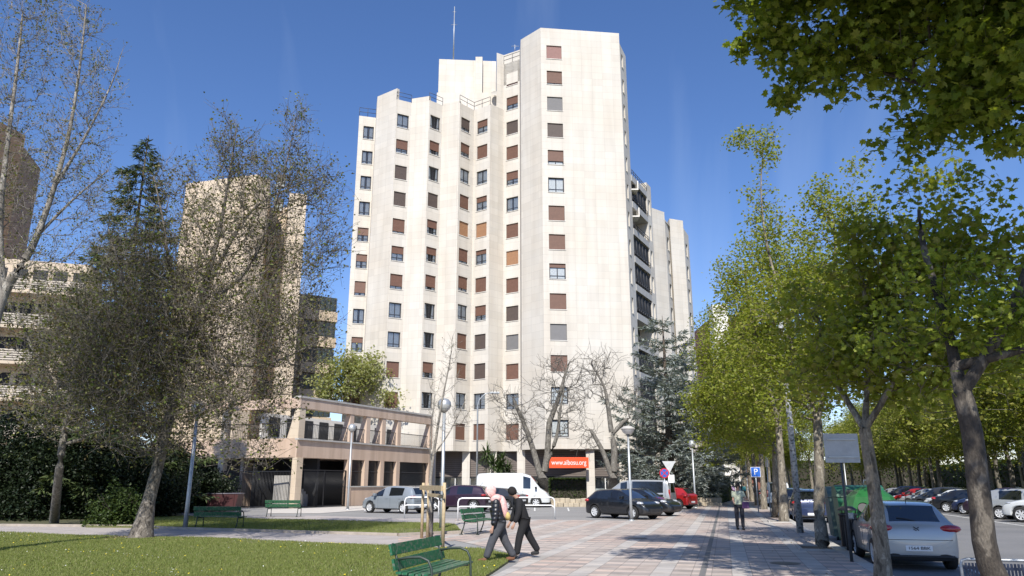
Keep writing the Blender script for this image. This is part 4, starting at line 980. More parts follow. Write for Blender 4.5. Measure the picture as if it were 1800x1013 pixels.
for c, s in ((21.5, 48), (27, 52), (22, 56), (33, 58), (28, 64), (22, 66), (38, 62), (24, 76), (32, 76), (42, 78), (21.5, 88), (28, 92), (36, 94), (23, 104), (31, 112), (22, 124), (45, 96), (27, 134), (52, 86), (60, 72), (58, 100), (48, 120), (40, 140), (22, 150), (14, 185), (-2, 205), (-14, 170), (8, 200), (23.5, 97), (25, 110), (23, 117), (26, 127), (24, 140), (33, 150)):
    dup(pk, SC(c, s), R(47 * k), 'yellow-green park tree on the grass across the road, %s in distance' % PO[k], 'park trees across the road').scale = (1.38 + .12 * (k % 3),) * 3; k += 1
# -- pollarded bare trees before the tower
make_tree('leafless pollarded tree with three thick limbs beside the orange sign',
    [([G(953, 880) + Vector((0, -2, 0)), P(953, 850, 58), P(952, 838, 58)], [.6, .46, .4]),
     ([P(950, 838, 58), P(940, 800, 58), P(925, 755, 58), P(908, 715, 58), P(903, 702, 58)], [.26, .22, .18, .14, .1]),
     ([P(955, 838, 58), P(962, 800, 58), P(965, 745, 58), P(970, 738, 58)], [.28, .24, .2, .15]), ([P(965, 745, 58), P(985, 690, 58), P(993, 660, 58), P(1000, 640, 58)], [.22, .16, .1, .06]),
     ([P(958, 820, 58), P(978, 770, 57.5), P(985, 720, 57.5), P(992, 680, 57.5)], [.18, .14, .1, .07])],
    [(915, 735, 58, 40, 45, 2), (900, 760, 58, 40, 35, 2), (995, 660, 58, 40, 35, 2), (1000, 720, 57.5, 35, 50, 2), (960, 700, 58, 35, 45, 2), (880, 700, 58, 25, 20, 1), (975, 640, 58, 30, 18, 1)],
    2.0, 'grey', 'bud', .05, .25, .1, name='bare_tree', rtip=.02, seg=.6, up=.3, pw=.3, twig=2, twl=.8, upt=.2)
make_tree('leafless gnarled pollarded tree in front of the cedar',
    [([G(1075, 884), P(1077, 850, 56), P(1077, 838, 56)], [.55, .4, .34]),
     ([P(1075, 838, 56), P(1060, 795, 56), P(1042, 762, 56), P(1038, 756, 56)], [.22, .18, .14, .1]),
     ([P(1078, 838, 56), P(1080, 790, 56), P(1075, 760, 56), P(1068, 710, 56), P(1062, 680, 56), P(1040, 640, 56)], [.28, .24, .2, .15, .1, .06]),
     ([P(1076, 765, 56), P(1095, 742, 56), P(1108, 735, 56)], [.2, .14, .1])],
    [(1045, 660, 56, 40, 40, 2), (1065, 640, 56, 30, 25, 1.5), (1035, 770, 56, 25, 25, 1.2), (1080, 690, 56, 30, 30, 1.5), (1020, 700, 56, 25, 30, 1.2), (1110, 700, 56, 22, 25, 1.2)],
    2.4, 'grey', 'bud', .05, .25, .1, name='bare_tree', rtip=.02, seg=.6, up=.3, pw=.3, twig=2, twl=.8, upt=.2)
# young staked tree
make_tree('slim young tree with bare pale twigs tied to wooden stakes',
    [([G(757, 946), P(757, 900, 24.6), P(757, 840, 24.6), P(768, 760, 24.6), P(780, 690, 24.6), P(790, 640, 24.6), P(796, 590, 24.6)], [.07, .06, .055, .045, .03, .02, .01]),
     ([P(762, 800, 24.6), P(790, 760, 24.8), P(820, 700, 25)], [.03, .02, .012]), ([P(757, 810, 24.6), P(757, 760, 24.4), P(765, 690, 24.3)], [.03, .02, .012])],
    [(785, 680, 24.6, 35, 70, .9), (800, 730, 24.8, 42, 45, .9), (760, 740, 24.5, 20, 60, .7), (790, 620, 24.6, 16, 30, .4)],
    16, 'pale', 'bud', .035, .5, .04, name='young_tree', rtip=.006, seg=.3, up=.8, pw=.4, twig=1, twl=.25, upt=.6)
# magnolia-like tree behind the arcade
make_tree('round pale-blossomed tree rising behind the arcade roof',
    [([V3(*(P(620, 760, 72).xy), 0), P(620, 740, 72), P(615, 710, 72)], [.3, .25, .2]), ([P(615, 710, 72), P(580, 680, 72), P(560, 650, 72)], [.14, .1, .06]), ([P(615, 710, 72), P(640, 670, 72), P(660, 640, 72)], [.14, .1, .06])],
    [(590, 670, 72, 45, 45, 3), (640, 660, 72, 45, 42, 3), (615, 645, 72, 35, 30, 2.5), (680, 700, 71.5, 28, 20, 1.6), (570, 700, 72, 35, 25, 2)],
    3.0, 'brown', 'pale', .26, 10, .35, name='blossom_tree', rtip=.02, seg=.9, up=.3, pw=.35, twig=0)

# -- the budding trees on the left
make_tree('tall leaning lawn tree in bud with a wide fine-twigged crown',
    [([G(247, 949), P(262, 880, 24.6), P(285, 790, 24.6), P(305, 700, 24.6), P(330, 610, 24.6), P(352, 530, 24.6), P(380, 430, 24.6), P(400, 330, 24.6), P(415, 230, 24.6)], [.40, .20, .165, .15, .135, .11, .08, .05, .02]),
     ([P(330, 610, 24.6), P(375, 530, 24.2), P(430, 480, 24), P(470, 400, 24), P(500, 300, 24), P(520, 210, 24)], [.09, .075, .06, .045, .03, .012]),
     ([P(352, 530, 24.6), P(420, 400, 25), P(470, 350, 25.2), P(540, 320, 25.4)], [.08, .06, .04, .02]),
     ([P(305, 700, 24.6), P(260, 600, 24), P(220, 500, 23.6), P(190, 400, 23.4)], [.08, .06, .045, .02]),
     ([P(320, 640, 24.6), P(380, 640, 23.6), P(470, 640, 23), P(560, 600, 23)], [.07, .055, .04, .02]),
     ([P(330, 600, 24.6), P(300, 480, 25), P(285, 380, 25.5), P(270, 310, 26)], [.08, .06, .04, .02]),
     ([P(290, 760, 24.6), P(220, 700, 24), P(140, 650, 23.5)], [.06, .04, .02])],
    [(395, 270, 24.6, 30, 80, 1.2), (430, 300, 24.6, 60, 60, 2.0), (520, 250, 24.3, 30, 75, 1.2), (500, 330, 24.3, 70, 60, 2), (560, 330, 24, 50, 50, 1.4), (580, 420, 24, 40, 60, 1.4), (530, 460, 23.8, 60, 60, 1.8), (340, 360, 25, 40, 80, 1.6), (290, 350, 25.5, 25, 90, 1), (420, 420, 24.4, 110, 80, 2.8), (280, 480, 24.4, 90, 90, 2.6), (200, 570, 23.8, 120, 80, 2.6),
     (380, 560, 24, 140, 100, 3), (500, 580, 23.5, 90, 110, 2.4), (280, 660, 24.2, 150, 100, 3), (420, 700, 23.6, 110, 70, 2.4), (230, 440, 24, 60, 60, 1.6), (330, 520, 24.2, 70, 70, 2), (160, 660, 23.6, 100, 90, 2.2), (440, 790, 23.2, 60, 50, 1.4), (240, 770, 24, 90, 40, 2)],
    14.0, 'greyrough', 'bud', .09, .95, .09, name='budding_tree', rtip=.0085, seg=.35, up=.8, pw=.38, twig=2, twl=.55, upt=.5, jit=.09)
make_tree('airy budding tree at the far left reaching above the brown block',
    [([G(-75, 985), P(-60, 800, 18.6), P(-30, 640, 18.6), P(5, 520, 18.6), P(45, 455, 18.6), P(65, 415, 18.6), P(95, 330, 18.6), P(122, 230, 18.6), P(140, 120, 18.6), P(152, 10, 18.6)], [.26, .2, .17, .13, .10, .085, .065, .05, .035, .02]),
     ([P(5, 520, 18.6), P(0, 400, 18.3), P(10, 280, 18), P(30, 120, 18), P(40, 20, 18)], [.1, .08, .06, .04, .02]),
     ([P(95, 330, 18.6), P(150, 240, 18.8), P(195, 150, 19), P(215, 90, 19)], [.05, .035, .02, .01]),
     ([P(65, 415, 18.6), P(130, 350, 19), P(190, 300, 19.3)], [.05, .03, .015])],
    [(130, 60, 18.6, 45, 110, 1.4), (60, 60, 18.2, 50, 120, 1.4), (10, 160, 18, 45, 140, 1.4), (170, 170, 18.8, 48, 80, 1.2), (110, 250, 18.6, 80, 80, 1.5), (160, 340, 18.8, 75, 70, 1.4), (40, 330, 18.4, 80, 90, 1.5), (60, 460, 18.6, 80, 50, 1.2), (150, 430, 18.9, 90, 45, 1.2), (-60, 300, 18, 70, 200, 1.5)],
    20, 'pale', 'bud', .06, .8, .05, name='budding_tree', rtip=.0058, seg=.28, up=.9, pw=.38, twig=2, twl=.3, upt=.5, jit=.08)
make_tree('dense low-crowned brownish budding tree between the conifer and the left edge',
    [([G(95, 921), P(105, 820, 31), P(120, 720, 31), P(140, 600, 31), P(150, 500, 31)], [.2, .15, .12, .09, .04]), ([P(120, 720, 31), P(60, 620, 31), P(30, 540, 31)], [.09, .06, .03]), ([P(125, 700, 31), P(200, 620, 31), P(260, 520, 31)], [.09, .06, .03])],
    [(120, 560, 31, 110, 90, 3), (210, 600, 31, 110, 90, 3), (90, 640, 31, 50, 60, 2), (160, 700, 31, 140, 80, 3.4), (300, 640, 31, 80, 100, 3), (240, 500, 31, 90, 60, 2.6), (330, 740, 31, 80, 60, 2.4)],
    7.0, 'grey', 'bud', .12, 1.2, .12, name='budding_tree', rtip=.0105, seg=.5, up=.6, pw=.38, twig=2, twl=.5, upt=.3, jit=.1)

def conifer(label, base, h, rad, bk, lf, cat='tree', name='conifer', levels=34, droop=.35, nb=11, z0=.06, nl=26, ls=.35, prof=1.0, flat=.0, trunkr=.28, width=.22, seed=1, tipup=.1):
    g = np.random.default_rng(seed); root = thing(name, label, cat, base); mb = MB(); mb.tube([(0, 0, -.05), (.05, 0, h * .5), (0, 0, h)], [trunkr, trunkr * .6, .02], 9); LP = []; LD = []
    for i in range(levels):
        f = (i + g.uniform(-.3, .3)) / levels; f = max(z0, min(.985, z0 + (1 - z0) * f)); z = h * f; R0 = rad * (1 - f) ** prof * g.uniform(.72, 1.1) + .12
        for k in range(max(4, int(nb * (1 - f * .5)))):
            a = g.uniform(0, 2 * PI); L = R0 * g.uniform(.65, 1.12); d = Vector((math.cos(a), math.sin(a), 0)); pts = []
            for j in range(5): t = j / 4; pts.append(Vector((d.x * L * t, d.y * L * t, z + L * (-droop * t + (droop * .55 + tipup) * t * t) + g.normal(0, .03) * L * t)))
            mb.tube(pts, [.05 * (1 - f) + .015, .035 * (1 - f) + .012, .02, .014, .006], 4, cap=False)
            m = max(4, int(nl * L)); side = Vector((-d.y, d.x, 0))
            for q in range(m):
                t = g.uniform(.12, 1.0) ** .8; ii = min(3, int(t * 4)); p = pts[ii].lerp(pts[ii + 1], t * 4 - ii)
                w_ = width * L * (1 - t * .8) ; s = g.uniform(-1, 1); p = p + side * s * w_ + Vector((0, 0, -abs(s) * w_ * .25 + g.normal(0, .03)))
                LP.append(p); LD.append(d * .6 + side * s * 1.1 + Vector((0, 0, g.normal(-.25 if flat == 0 else 0.05, .3))))
    mb.build('trunk', BK[bk], root)
    LP = np.array(LP); D = np.array(LD); D /= np.linalg.norm(D, axis=1, keepdims=True); m = len(LP)
    # each spray is a little feather of three slim blades
    VS = []; FS = []; off = 0
    for ang in (-.55, 0, .55):
        n_ = g.normal(0, .5, (m, 3)); n_[:, 2] += 1; x = np.cross(D, n_); x /= np.linalg.norm(x, axis=1, keepdims=True); dd = D * math.cos(ang) + x * math.sin(ang); xx = np.cross(dd, n_); xx /= np.linalg.norm(xx, axis=1, keepdims=True)
        s = (ls * g.uniform(.5, 1.2, m))[:, None]
        V = np.stack([LP, LP + dd * s * .5 + xx * s * .1, LP + dd * s + [0, 0, -.03], LP + dd * s * .5 - xx * s * .1], 1); VS.append(V.reshape(-1, 3)); FS.append(np.arange(m * 4).reshape(-1, 4) + off); off += m * 4
    npmesh('crown', np.concatenate(VS), np.concatenate(FS), LM[lf], root); return root
conifer('tall dark green spruce behind the budding trees', V3(*P(236, 420, 42).xy, 0), P(238, 238, 42).z, 6.0, 'brown', 'spruce', levels=46, nb=12, nl=14, ls=.42, prof=.75, droop=.42, seed=3)
conifer('blue-grey cedar with layered branches to the right of the white tower', V3(*P(1180, 860, 61).xy, 0), 15.4, 6.4, 'brown', 'cedar', levels=20, nb=10, nl=17, ls=.5, prof=.5, droop=.16, flat=1, z0=.1, width=.26, seed=5, tipup=.3, trunkr=.4)
conifer('second smaller blue-grey cedar behind the globe lamp', V3(*P(1212, 860, 66).xy, 0), 13.5, 5.6, 'brown', 'cedar', levels=20, nb=10, nl=13, ls=.55, prof=.55, droop=.28, flat=1, z0=.1, width=.3, seed=8, trunkr=.3)
def shrub(label, base, rx, ry, h, lf, n, ls, name='shrub', seed=1, box=False, droop=0.0, cat='shrub'):
    g = np.random.default_rng(seed); root = thing(name, label, cat, base)
    if box:
        u = g.uniform(-1, 1, (n, 3)); k = g.integers(0, 3, n); sgn = np.where(g.random(n) < .5, -1., 1.)
        u[np.arange(n), k] = sgn; u[:, 2] = np.abs(u[:, 2]); LPs = u * (rx, ry, h) + g.normal(0, .05, (n, 3))
        inner = MB(); inner.rbox(-rx * .97, rx * .97, -ry * .95, ry * .95, 0, h * .96, .1)
    else:
        v = g.normal(0, 1, (n, 3)); v /= np.linalg.norm(v, axis=1, keepdims=True); v[:, 2] = np.abs(v[:, 2])
        bump = 1 + .22 * np.sin(v[:, 0] * 7 + seed) * np.sin(v[:, 1] * 6 + seed * 2) + .18 * np.sin(v[:, 2] * 9 + v[:, 0] * 5); LPs = v * (g.random((n, 1)) ** .35) * (rx, ry, h) * bump[:, None]
        inner = MB(); 
        for k in range(26):
            a = g.uniform(0, 2 * PI); rr = g.uniform(.3, .9); inner.tube([(0, 0, 0), (math.cos(a) * rx * rr * .5, math.sin(a) * ry * rr * .5, h * .4), (math.cos(a) * rx * rr, math.sin(a) * ry * rr, h * g.uniform(.5, .9))], [.05, .03, .01], 5, cap=False)
    inner.build('stems' if not box else 'inner_mass', M('stem_bark', (.045, .04, .028), .9), root)
    V, Fc = leaves(LPs, ls, LEAF_Q, droop); npmesh('crown' if not box else 'foliage', V, Fc, LM[lf], root); return root
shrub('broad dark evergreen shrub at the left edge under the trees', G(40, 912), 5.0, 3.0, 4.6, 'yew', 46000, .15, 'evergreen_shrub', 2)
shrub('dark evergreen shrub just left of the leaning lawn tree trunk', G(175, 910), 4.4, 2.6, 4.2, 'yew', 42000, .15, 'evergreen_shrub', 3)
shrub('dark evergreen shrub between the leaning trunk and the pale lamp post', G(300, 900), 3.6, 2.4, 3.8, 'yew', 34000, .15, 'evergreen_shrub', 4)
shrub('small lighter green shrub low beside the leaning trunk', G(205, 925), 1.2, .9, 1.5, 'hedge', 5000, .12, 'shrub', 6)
shrub('low evergreen bush left of the dark red skip', G(345, 893), 1.8, 1.6, 2.8, 'yew', 14000, .14, 'evergreen_shrub', 7)
def hedge_at(label, a, b, w_, h, seed, n):
    d = b - a; o = shrub(label, (a + b) / 2, d.length / 2, w_ / 2, h, 'hedge', n, .11, 'hedge', seed, True, cat='hedge'); o.rotation_euler.z = math.atan2(d.y, d.x); return o
hedge_at('low hedge on the stone bank in front of the shop windows', G(968, 884) + V3(0, 1, 0), G(1046, 884) + V3(0, 1, 0), 1.2, 2.1, 3, 9000)
hedge_at('tall clipped dark hedge beside the globe lamp', G(1196, 882), G(1238, 884), 1.5, 2.6, 4, 9000)
hedge_at('clipped hedge end by the promenade past the globe lamp', G(1240, 886), G(1268, 880), 2.2, 2.35, 5, 11000)
# stone banks under the hedges
for la, a, b_ in (('pale rough stone bank under the shop hedge', G(958, 891), G(1050, 891)), ('pale stone border under the clipped hedge', G(1190, 890), G(1262, 889))):
    b = MB(); d = b_ - a; k = 0
    while k < d.length:
        w_ = random.uniform(.35, .7)
        for row in range(2):
            h0 = row * .3; mm = Matrix.Translation(a + d.normalized() * (k + row * .15)) @ Matrix.Rotation(math.atan2(d.y, d.x) + random.uniform(-.1, .1), 4, 'Z'); b.rbox(0, w_ * .96, -.25 + random.uniform(0, .1) + row * .2, .6, h0 - .05, h0 + random.uniform(.25, .33), .05, 0, mm)
        k += w_
    o = b.build('stone_border', M('rough_stone', (.42, .36, .27), .9, var=.25, scale=2.5, bump=.6)); tag(o, la, 'stone border')
# yuccas
for i, (x, lab) in enumerate(((866, 'bushy yucca palm with spiky leaves, the taller one behind the white van'), (893, 'smaller yucca palm beside the taller one behind the white van'))):
    q = P(x, 815, 63.5); root = thing('yucca_palm', lab, 'palm', (q.x, q.y, 0)); tr = MB(); cr = MB(); hts = [4.2, 3.5, 3.0] if i == 0 else [3.7, 3.0]
    for j, hh in enumerate(hts):
        ox = (j - 1) * .5; tr.tube([(ox * .3, 0, 0), (ox, 0, hh)], [.14, .11], 8)
        for q_ in range(120):
            a = random.uniform(0, 2 * PI); e = random.uniform(-.5, 1.5); L = random.uniform(.8, 1.25) * (1.15 if i == 0 else .95); d = Vector((math.cos(a) * math.cos(e), math.sin(a) * math.cos(e), math.sin(e))); s = d.orthogonal().normalized() * .035; s.z = 0
            s = Vector((-math.sin(a), math.cos(a), 0)) * .045; p0 = Vector((ox, 0, hh - random.uniform(0, .7))); p1 = p0 + d * L * .55; p2 = p0 + d * L + Vector((0, 0, -L * .22))
            cr.add([p0 - s * .6, p0 + s * .6, p1 + s, p1 - s, p2], [(0, 1, 2, 3), (3, 2, 4)])
    tr.build('trunk', BK['grey'], root); cr.build('crown', LM['palm'], root)

for la, a, b_, h_, n_, sd in (('long dark hedge closing the park across the road', SC(52, 25), SC(48, 200), 5.5, 42000, 11), ('dark hedge line at the end of the avenue', SC(48, 201), SC(-40, 215), 7, 30000, 12)):
    d = b_ - a; o = shrub(la, (a + b_) / 2, d.length / 2, 1.6, h_, 'hedge', n_, .42, 'hedge', sd, True, cat='hedge'); o.rotation_euler.z = math.atan2(d.y, d.x)
so_ = poly_obj('soil', [G(250, 949) + V3(.95 * math.cos(t * .5236) * (1 + .15 * math.sin(t * 2.1)), .75 * math.sin(t * .5236), 0) for t in range(12)], .055, soil)
specks('fallen_leaves', [G(180, 944), G(330, 946), G(330, 955), G(180, 955)], 260, M('leaf_litter_pale', (.3, .24, .12), .9), 'dry pale leaves lying round the leaning lawn tree', .03, .085)
# ---------------------------------------------------------------- vehicles
carglass = M('car_glass', (.012, .014, .016), .04, 0, var=.05, spec=.9, coat=.6)
def paint(name, c, metal=.35): return M(name, c, .32, metal, var=.03, scale=3, coat=.9)
LIGHTS = dict(red=M('tail_lamp', (.35, .01, .012), .15, var=.35, scale=22, coat=1), clear=M('head_lamp', (.55, .57, .6), .1, .3, var=.3, scale=18, coat=1), amber=M('amber_lamp', (.5, .2, .02), .2, coat=1))
plastic = M('black_plastic', (.022, .022, .024), .6)
KIND = dict(
  hatch=dict(L=3.98, g=.2, wr=.315, wx=(.70, 3.17), W=.845, rg=(2, 3), wg=(7, 8), sg=(4, 5, 7), st=[(0, .60, .5, .62, .55), (.035, .90, .84, .76, .68), (.12, 1.02, .95, .81, .70), (.50, 1.36, .97, .84, .585), (.80, 1.425, .965, .845, .61), (1.62, 1.445, .94, .845, .63), (1.70, 1.445, .94, .845, .63), (2.2, 1.40, .93, .845, .61), (2.98, .99, .91, .84, .70), (3.5, .86, .81, .82, .68), (3.86, .68, .62, .72, .58), (3.98, .5, .44, .55, .45)]),
  mpv=dict(L=4.2, g=.2, wr=.32, wx=(.78, 3.37), W=.88, rg=(2, 3), wg=(7, 8), sg=(4, 5, 7), st=[(0, .62, .5, .66, .58), (.04, .95, .88, .8, .72), (.12, 1.08, 1.0, .85, .74), (.36, 1.46, 1.02, .87, .62), (.75, 1.55, 1.01, .88, .65), (1.72, 1.58, .98, .88, .67), (1.8, 1.58, .98, .88, .67), (2.35, 1.53, .96, .88, .65), (3.3, 1.05, .94, .87, .72), (3.75, .90, .84, .84, .68), (4.08, .7, .64, .74, .6), (4.2, .5, .44, .56, .45)]),
  suv=dict(L=4.4, g=.25, wr=.36, wx=(.8, 3.45), W=.91, rg=(2, 3), wg=(7, 8), sg=(4, 5, 7), st=[(0, .72, .6, .72, .62), (.04, 1.02, .96, .84, .76), (.12, 1.14, 1.07, .88, .78), (.42, 1.52, 1.09, .90, .64), (.8, 1.60, 1.08, .91, .68), (1.75, 1.63, 1.05, .91, .7), (1.83, 1.63, 1.05, .91, .7), (2.4, 1.57, 1.03, .91, .68), (3.2, 1.12, 1.01, .9, .76), (3.85, 1.0, .93, .88, .74), (4.26, .82, .74, .78, .66), (4.4, .6, .52, .6, .5)]),
  sedan=dict(L=4.5, g=.19, wr=.32, wx=(.9, 3.6), W=.88, rg=(3, 4), wg=(8, 9), sg=(5, 6, 8), st=[(0, .62, .5, .66, .58), (.04, .93, .88, .78, .70), (.2, 1.02, .96, .84, .74), (.62, 1.06, .98, .87, .74), (1.15, 1.38, .97, .88, .60), (1.5, 1.43, .96, .88, .63), (2.1, 1.45, .94, .88, .64), (2.18, 1.45, .94, .88, .64), (2.6, 1.41, .93, .88, .62), (3.4, .98, .91, .87, .72), (3.95, .86, .81, .84, .7), (4.36, .68, .62, .74, .6), (4.5, .5, .44, .56, .45)]),
  van=dict(L=5.5, g=.26, wr=.36, wx=(.98, 4.45), W=.99, rg=(99, 99), wg=(7, 8), sg=(6,), st=[(0, .7, .6, .90, .84), (.03, 2.25, 1.3, .97, .82), (.12, 2.42, 1.32, .99, .88), (.4, 2.46, 1.32, .99, .9), (1.8, 2.47, 1.32, .99, .9), (3.35, 2.47, 1.32, .99, .9), (3.42, 2.46, 1.32, .99, .9), (4.05, 2.28, 1.30, .99, .82), (4.78, 1.36, 1.2, .97, .80), (5.18, 1.12, 1.02, .92, .74), (5.42, .86, .76, .82, .64), (5.5, .6, .5, .62, .5)]),
  minibus=dict(L=4.9, g=.22, wr=.34, wx=(.9, 3.9), W=.94, rg=(1, 2), wg=(7, 8), sg=(3, 4, 6), st=[(0, .62, .5, .82, .74), (.04, 1.12, 1.06, .90, .84), (.16, 1.88, 1.10, .93, .76), (.3, 1.93, 1.10, .94, .79), (1.5, 1.95, 1.08, .94, .8), (2.7, 1.95, 1.08, .94, .8), (2.78, 1.94, 1.08, .94, .8), (3.3, 1.84, 1.07, .94, .76), (4.2, 1.22, 1.05, .92, .78), (4.6, 1.0, .92, .86, .7), (4.82, .78, .7, .76, .6), (4.9, .54, .46, .58, .46)]))
_cars = {}
def eval_mesh(o):
    bpy.context.view_layer.update(); dg = bpy.context.evaluated_depsgraph_get(); return bpy.data.meshes.new_from_object(o.evaluated_get(dg))
def car_parts(kind):
    if kind in _cars: return _cars[kind]
    K = KIND[kind]; W, g, st = K['W'], K['g'], K['st']; bm = bmesh.new(); rings = []
    cx = sum(K['wx']) / 2
    for i, (x, zt, zb, w, wt) in enumerate(st):
        gg = g + (.1 if i in (0, len(st) - 1) else 0); hh = zt - zb
        side = [(0, gg), (w * .8, gg), (w * .97, gg + .07), (w, gg + .26 if zb > gg + .5 else (gg + zb) / 2), (w, zb - min(.13, (zb - gg) * .3)), (w * .965, zb), (wt, zt - min(.1, hh * .45)), (wt * .84, zt - min(.02, hh * .15)), (0, zt)]
        r = [bm.verts.new((x - cx, y, z)) for y, z in side] + [bm.verts.new((x - cx, -y, z)) for y, z in side[-2:0:-1]]; rings.append(r)
    n = len(rings[0]); cr = bm.edges.layers.float.new('crease_edge'); fm = {}
    for i in range(len(st) - 1):
        for k in range(n):
            f = bm.faces.new([rings[i][k], rings[i + 1][k], rings[i + 1][(k + 1) % n], rings[i][(k + 1) % n]]); f.smooth = True
            kk = k if k < 8 else n - 1 - k; mi = 0
            if kk == 5 and i in K['sg']: mi = 1
            if kk == 7 and i == K['wg'][0]: mi = 2
            if kk == 7 and i == K['rg'][0]: mi = 3
            if kk == 0 or kk == 1: mi = 4
            f.material_index = mi
    for r in (rings[0], rings[-1]): f = bm.faces.new(r); f.smooth = True
    bmesh.ops.recalc_face_normals(bm, faces=bm.faces[:])
    bm.edges.ensure_lookup_table()
    for i in range(len(st) - 1):
        for k in (2, 5, n - 2, n - 5):
            e = bm.edges.get((rings[i][k], rings[i + 1][k])); e[cr] = .55
        for k in (6, 7, n - 6, n - 7):
            if st[i][1] - st[i][2] > .2: e = bm.edges.get((rings[i][k], rings[i + 1][k])); e[cr] = .5 if kind not in ('van',) else .25
    for i in set([K['wg'][0], K['wg'][1], K['rg'][0] if K['rg'][0] < 50 else 1, K['rg'][1] if K['rg'][1] < 50 else 1]):
        for k in range(5, n - 5):
            e = bm.edges.get((rings[i][k], rings[i][k + 1])); e[cr] = .55
    me = bpy.data.meshes.new('b'); bm.to_mesh(me); bm.free()
    for nm in ('car_paint', 'car_glass', 'car_glass', 'car_glass', 'black_plastic'): me.materials.append(carglass if 'glass' in nm else plastic)
    o = link('tmp', me); cut = MB(); 
    for wx in K['wx']: cut.tube([(wx - cx, -W - .3, K['wr'] + .02), (wx - cx, W + .3, K['wr'] + .02)], K['wr'] + .055, 28, 0)
    co = cut.build('tmpc', [plastic]); s = o.modifiers.new('s', 'SUBSURF'); s.levels = 2; s.render_levels = 2
    bo = o.modifiers.new('b', 'BOOLEAN'); bo.object = co; bo.operation = 'DIFFERENCE'; bo.solver = 'EXACT'; bo.material_mode = 'TRANSFER'
    ev = eval_mesh(o); bpy.data.objects.remove(o); bpy.data.objects.remove(co)
    # split by material
    def sub(pred):
        m2 = ev.copy(); b = bmesh.new(); b.from_mesh(m2); b.faces.ensure_lookup_table()
        bmesh.ops.delete(b, geom=[f for f in b.faces if not pred(f)], context='FACES')
        for f in b.faces: f.smooth = True
        b.to_mesh(m2); b.free(); return m2
    mats = [m.name if m else '' for m in ev.materials]
    parts = dict(body=sub(lambda f: f.material_index == 0 or f.material_index >= 4))
    bmats = parts['body']
    parts['side_window'] = sub(lambda f: f.material_index == 1 and f.calc_center_median().y > 0); parts['side_window2'] = sub(lambda f: f.material_index == 1 and f.calc_center_median().y < 0)
    parts['windscreen'] = sub(lambda f: f.material_index == 2)
    if K['rg'][0] < 50: parts['rear_window'] = sub(lambda f: f.material_index == 3)
    for k, m in parts.items():
        if k != 'body': m.materials.clear(); m.materials.append(carglass); m.polygons.foreach_set('material_index', [0] * len(m.polygons))
    wheel = MB(); R_ = K['wr']; t = .21
    mt = Matrix.Rotation(PI / 2, 4, 'X')
    wheel.lathe([(R_ * .66, -.10), (R_ * .9, -.105), (R_, -.08), (R_, .08), (R_ * .9, .105), (R_ * .66, .10)], 28, mat=mt); wheel.lathe([(0, 0), (R_ * .7, 0)], 20, mat=mt)
    wm = wheel.build('w', [MT['rubber']]); wme = wm.data; bpy.data.objects.remove(wm)
    rim = MB(); rim.lathe([(R_ * .66, .06), (R_ * .68, .098), (R_ * .62, .10), (R_ * .58, .04)], 28, mat=mt); rim.lathe([(0, .085), (R_ * .14, .08), (R_ * .16, .03)], 14, mat=mt)
    for q in range(7):
        rm = Matrix.Rotation(q * 2 * PI / 7, 4, 'Y'); a, b_ = R_ * .1, R_ * .64
        rim.add([rm @ Vector(v) for v in ((a, -.085, -.03), (b_, -.085, -.045), (b_, -.085, .045), (a, -.085, .03), (a, -.04, -.03), (b_, -.04, -.045), (b_, -.04, .045), (a, -.04, .03))], [(0, 1, 2, 3), (0, 4, 5, 1), (2, 6, 7, 3), (1, 5, 6, 2)])
    rm_ = rim.build('r', [MT['rim']]); rme = rm_.data; bpy.data.objects.remove(rm_)
    _cars[kind] = (parts, wme, rme); return _cars[kind]
def surf_hit(me, o, d):
    from mathutils.bvhtree import BVHTree
    if not hasattr(surf_hit, 'c'): surf_hit.c = {}
    k = me.name
    if k not in surf_hit.c: surf_hit.c[k] = BVHTree.FromPolygons([v.co for v in me.vertices], [list(p.vertices) for p in me.polygons])
    return surf_hit.c[k].ray_cast(Vector(o), Vector(d))[0]
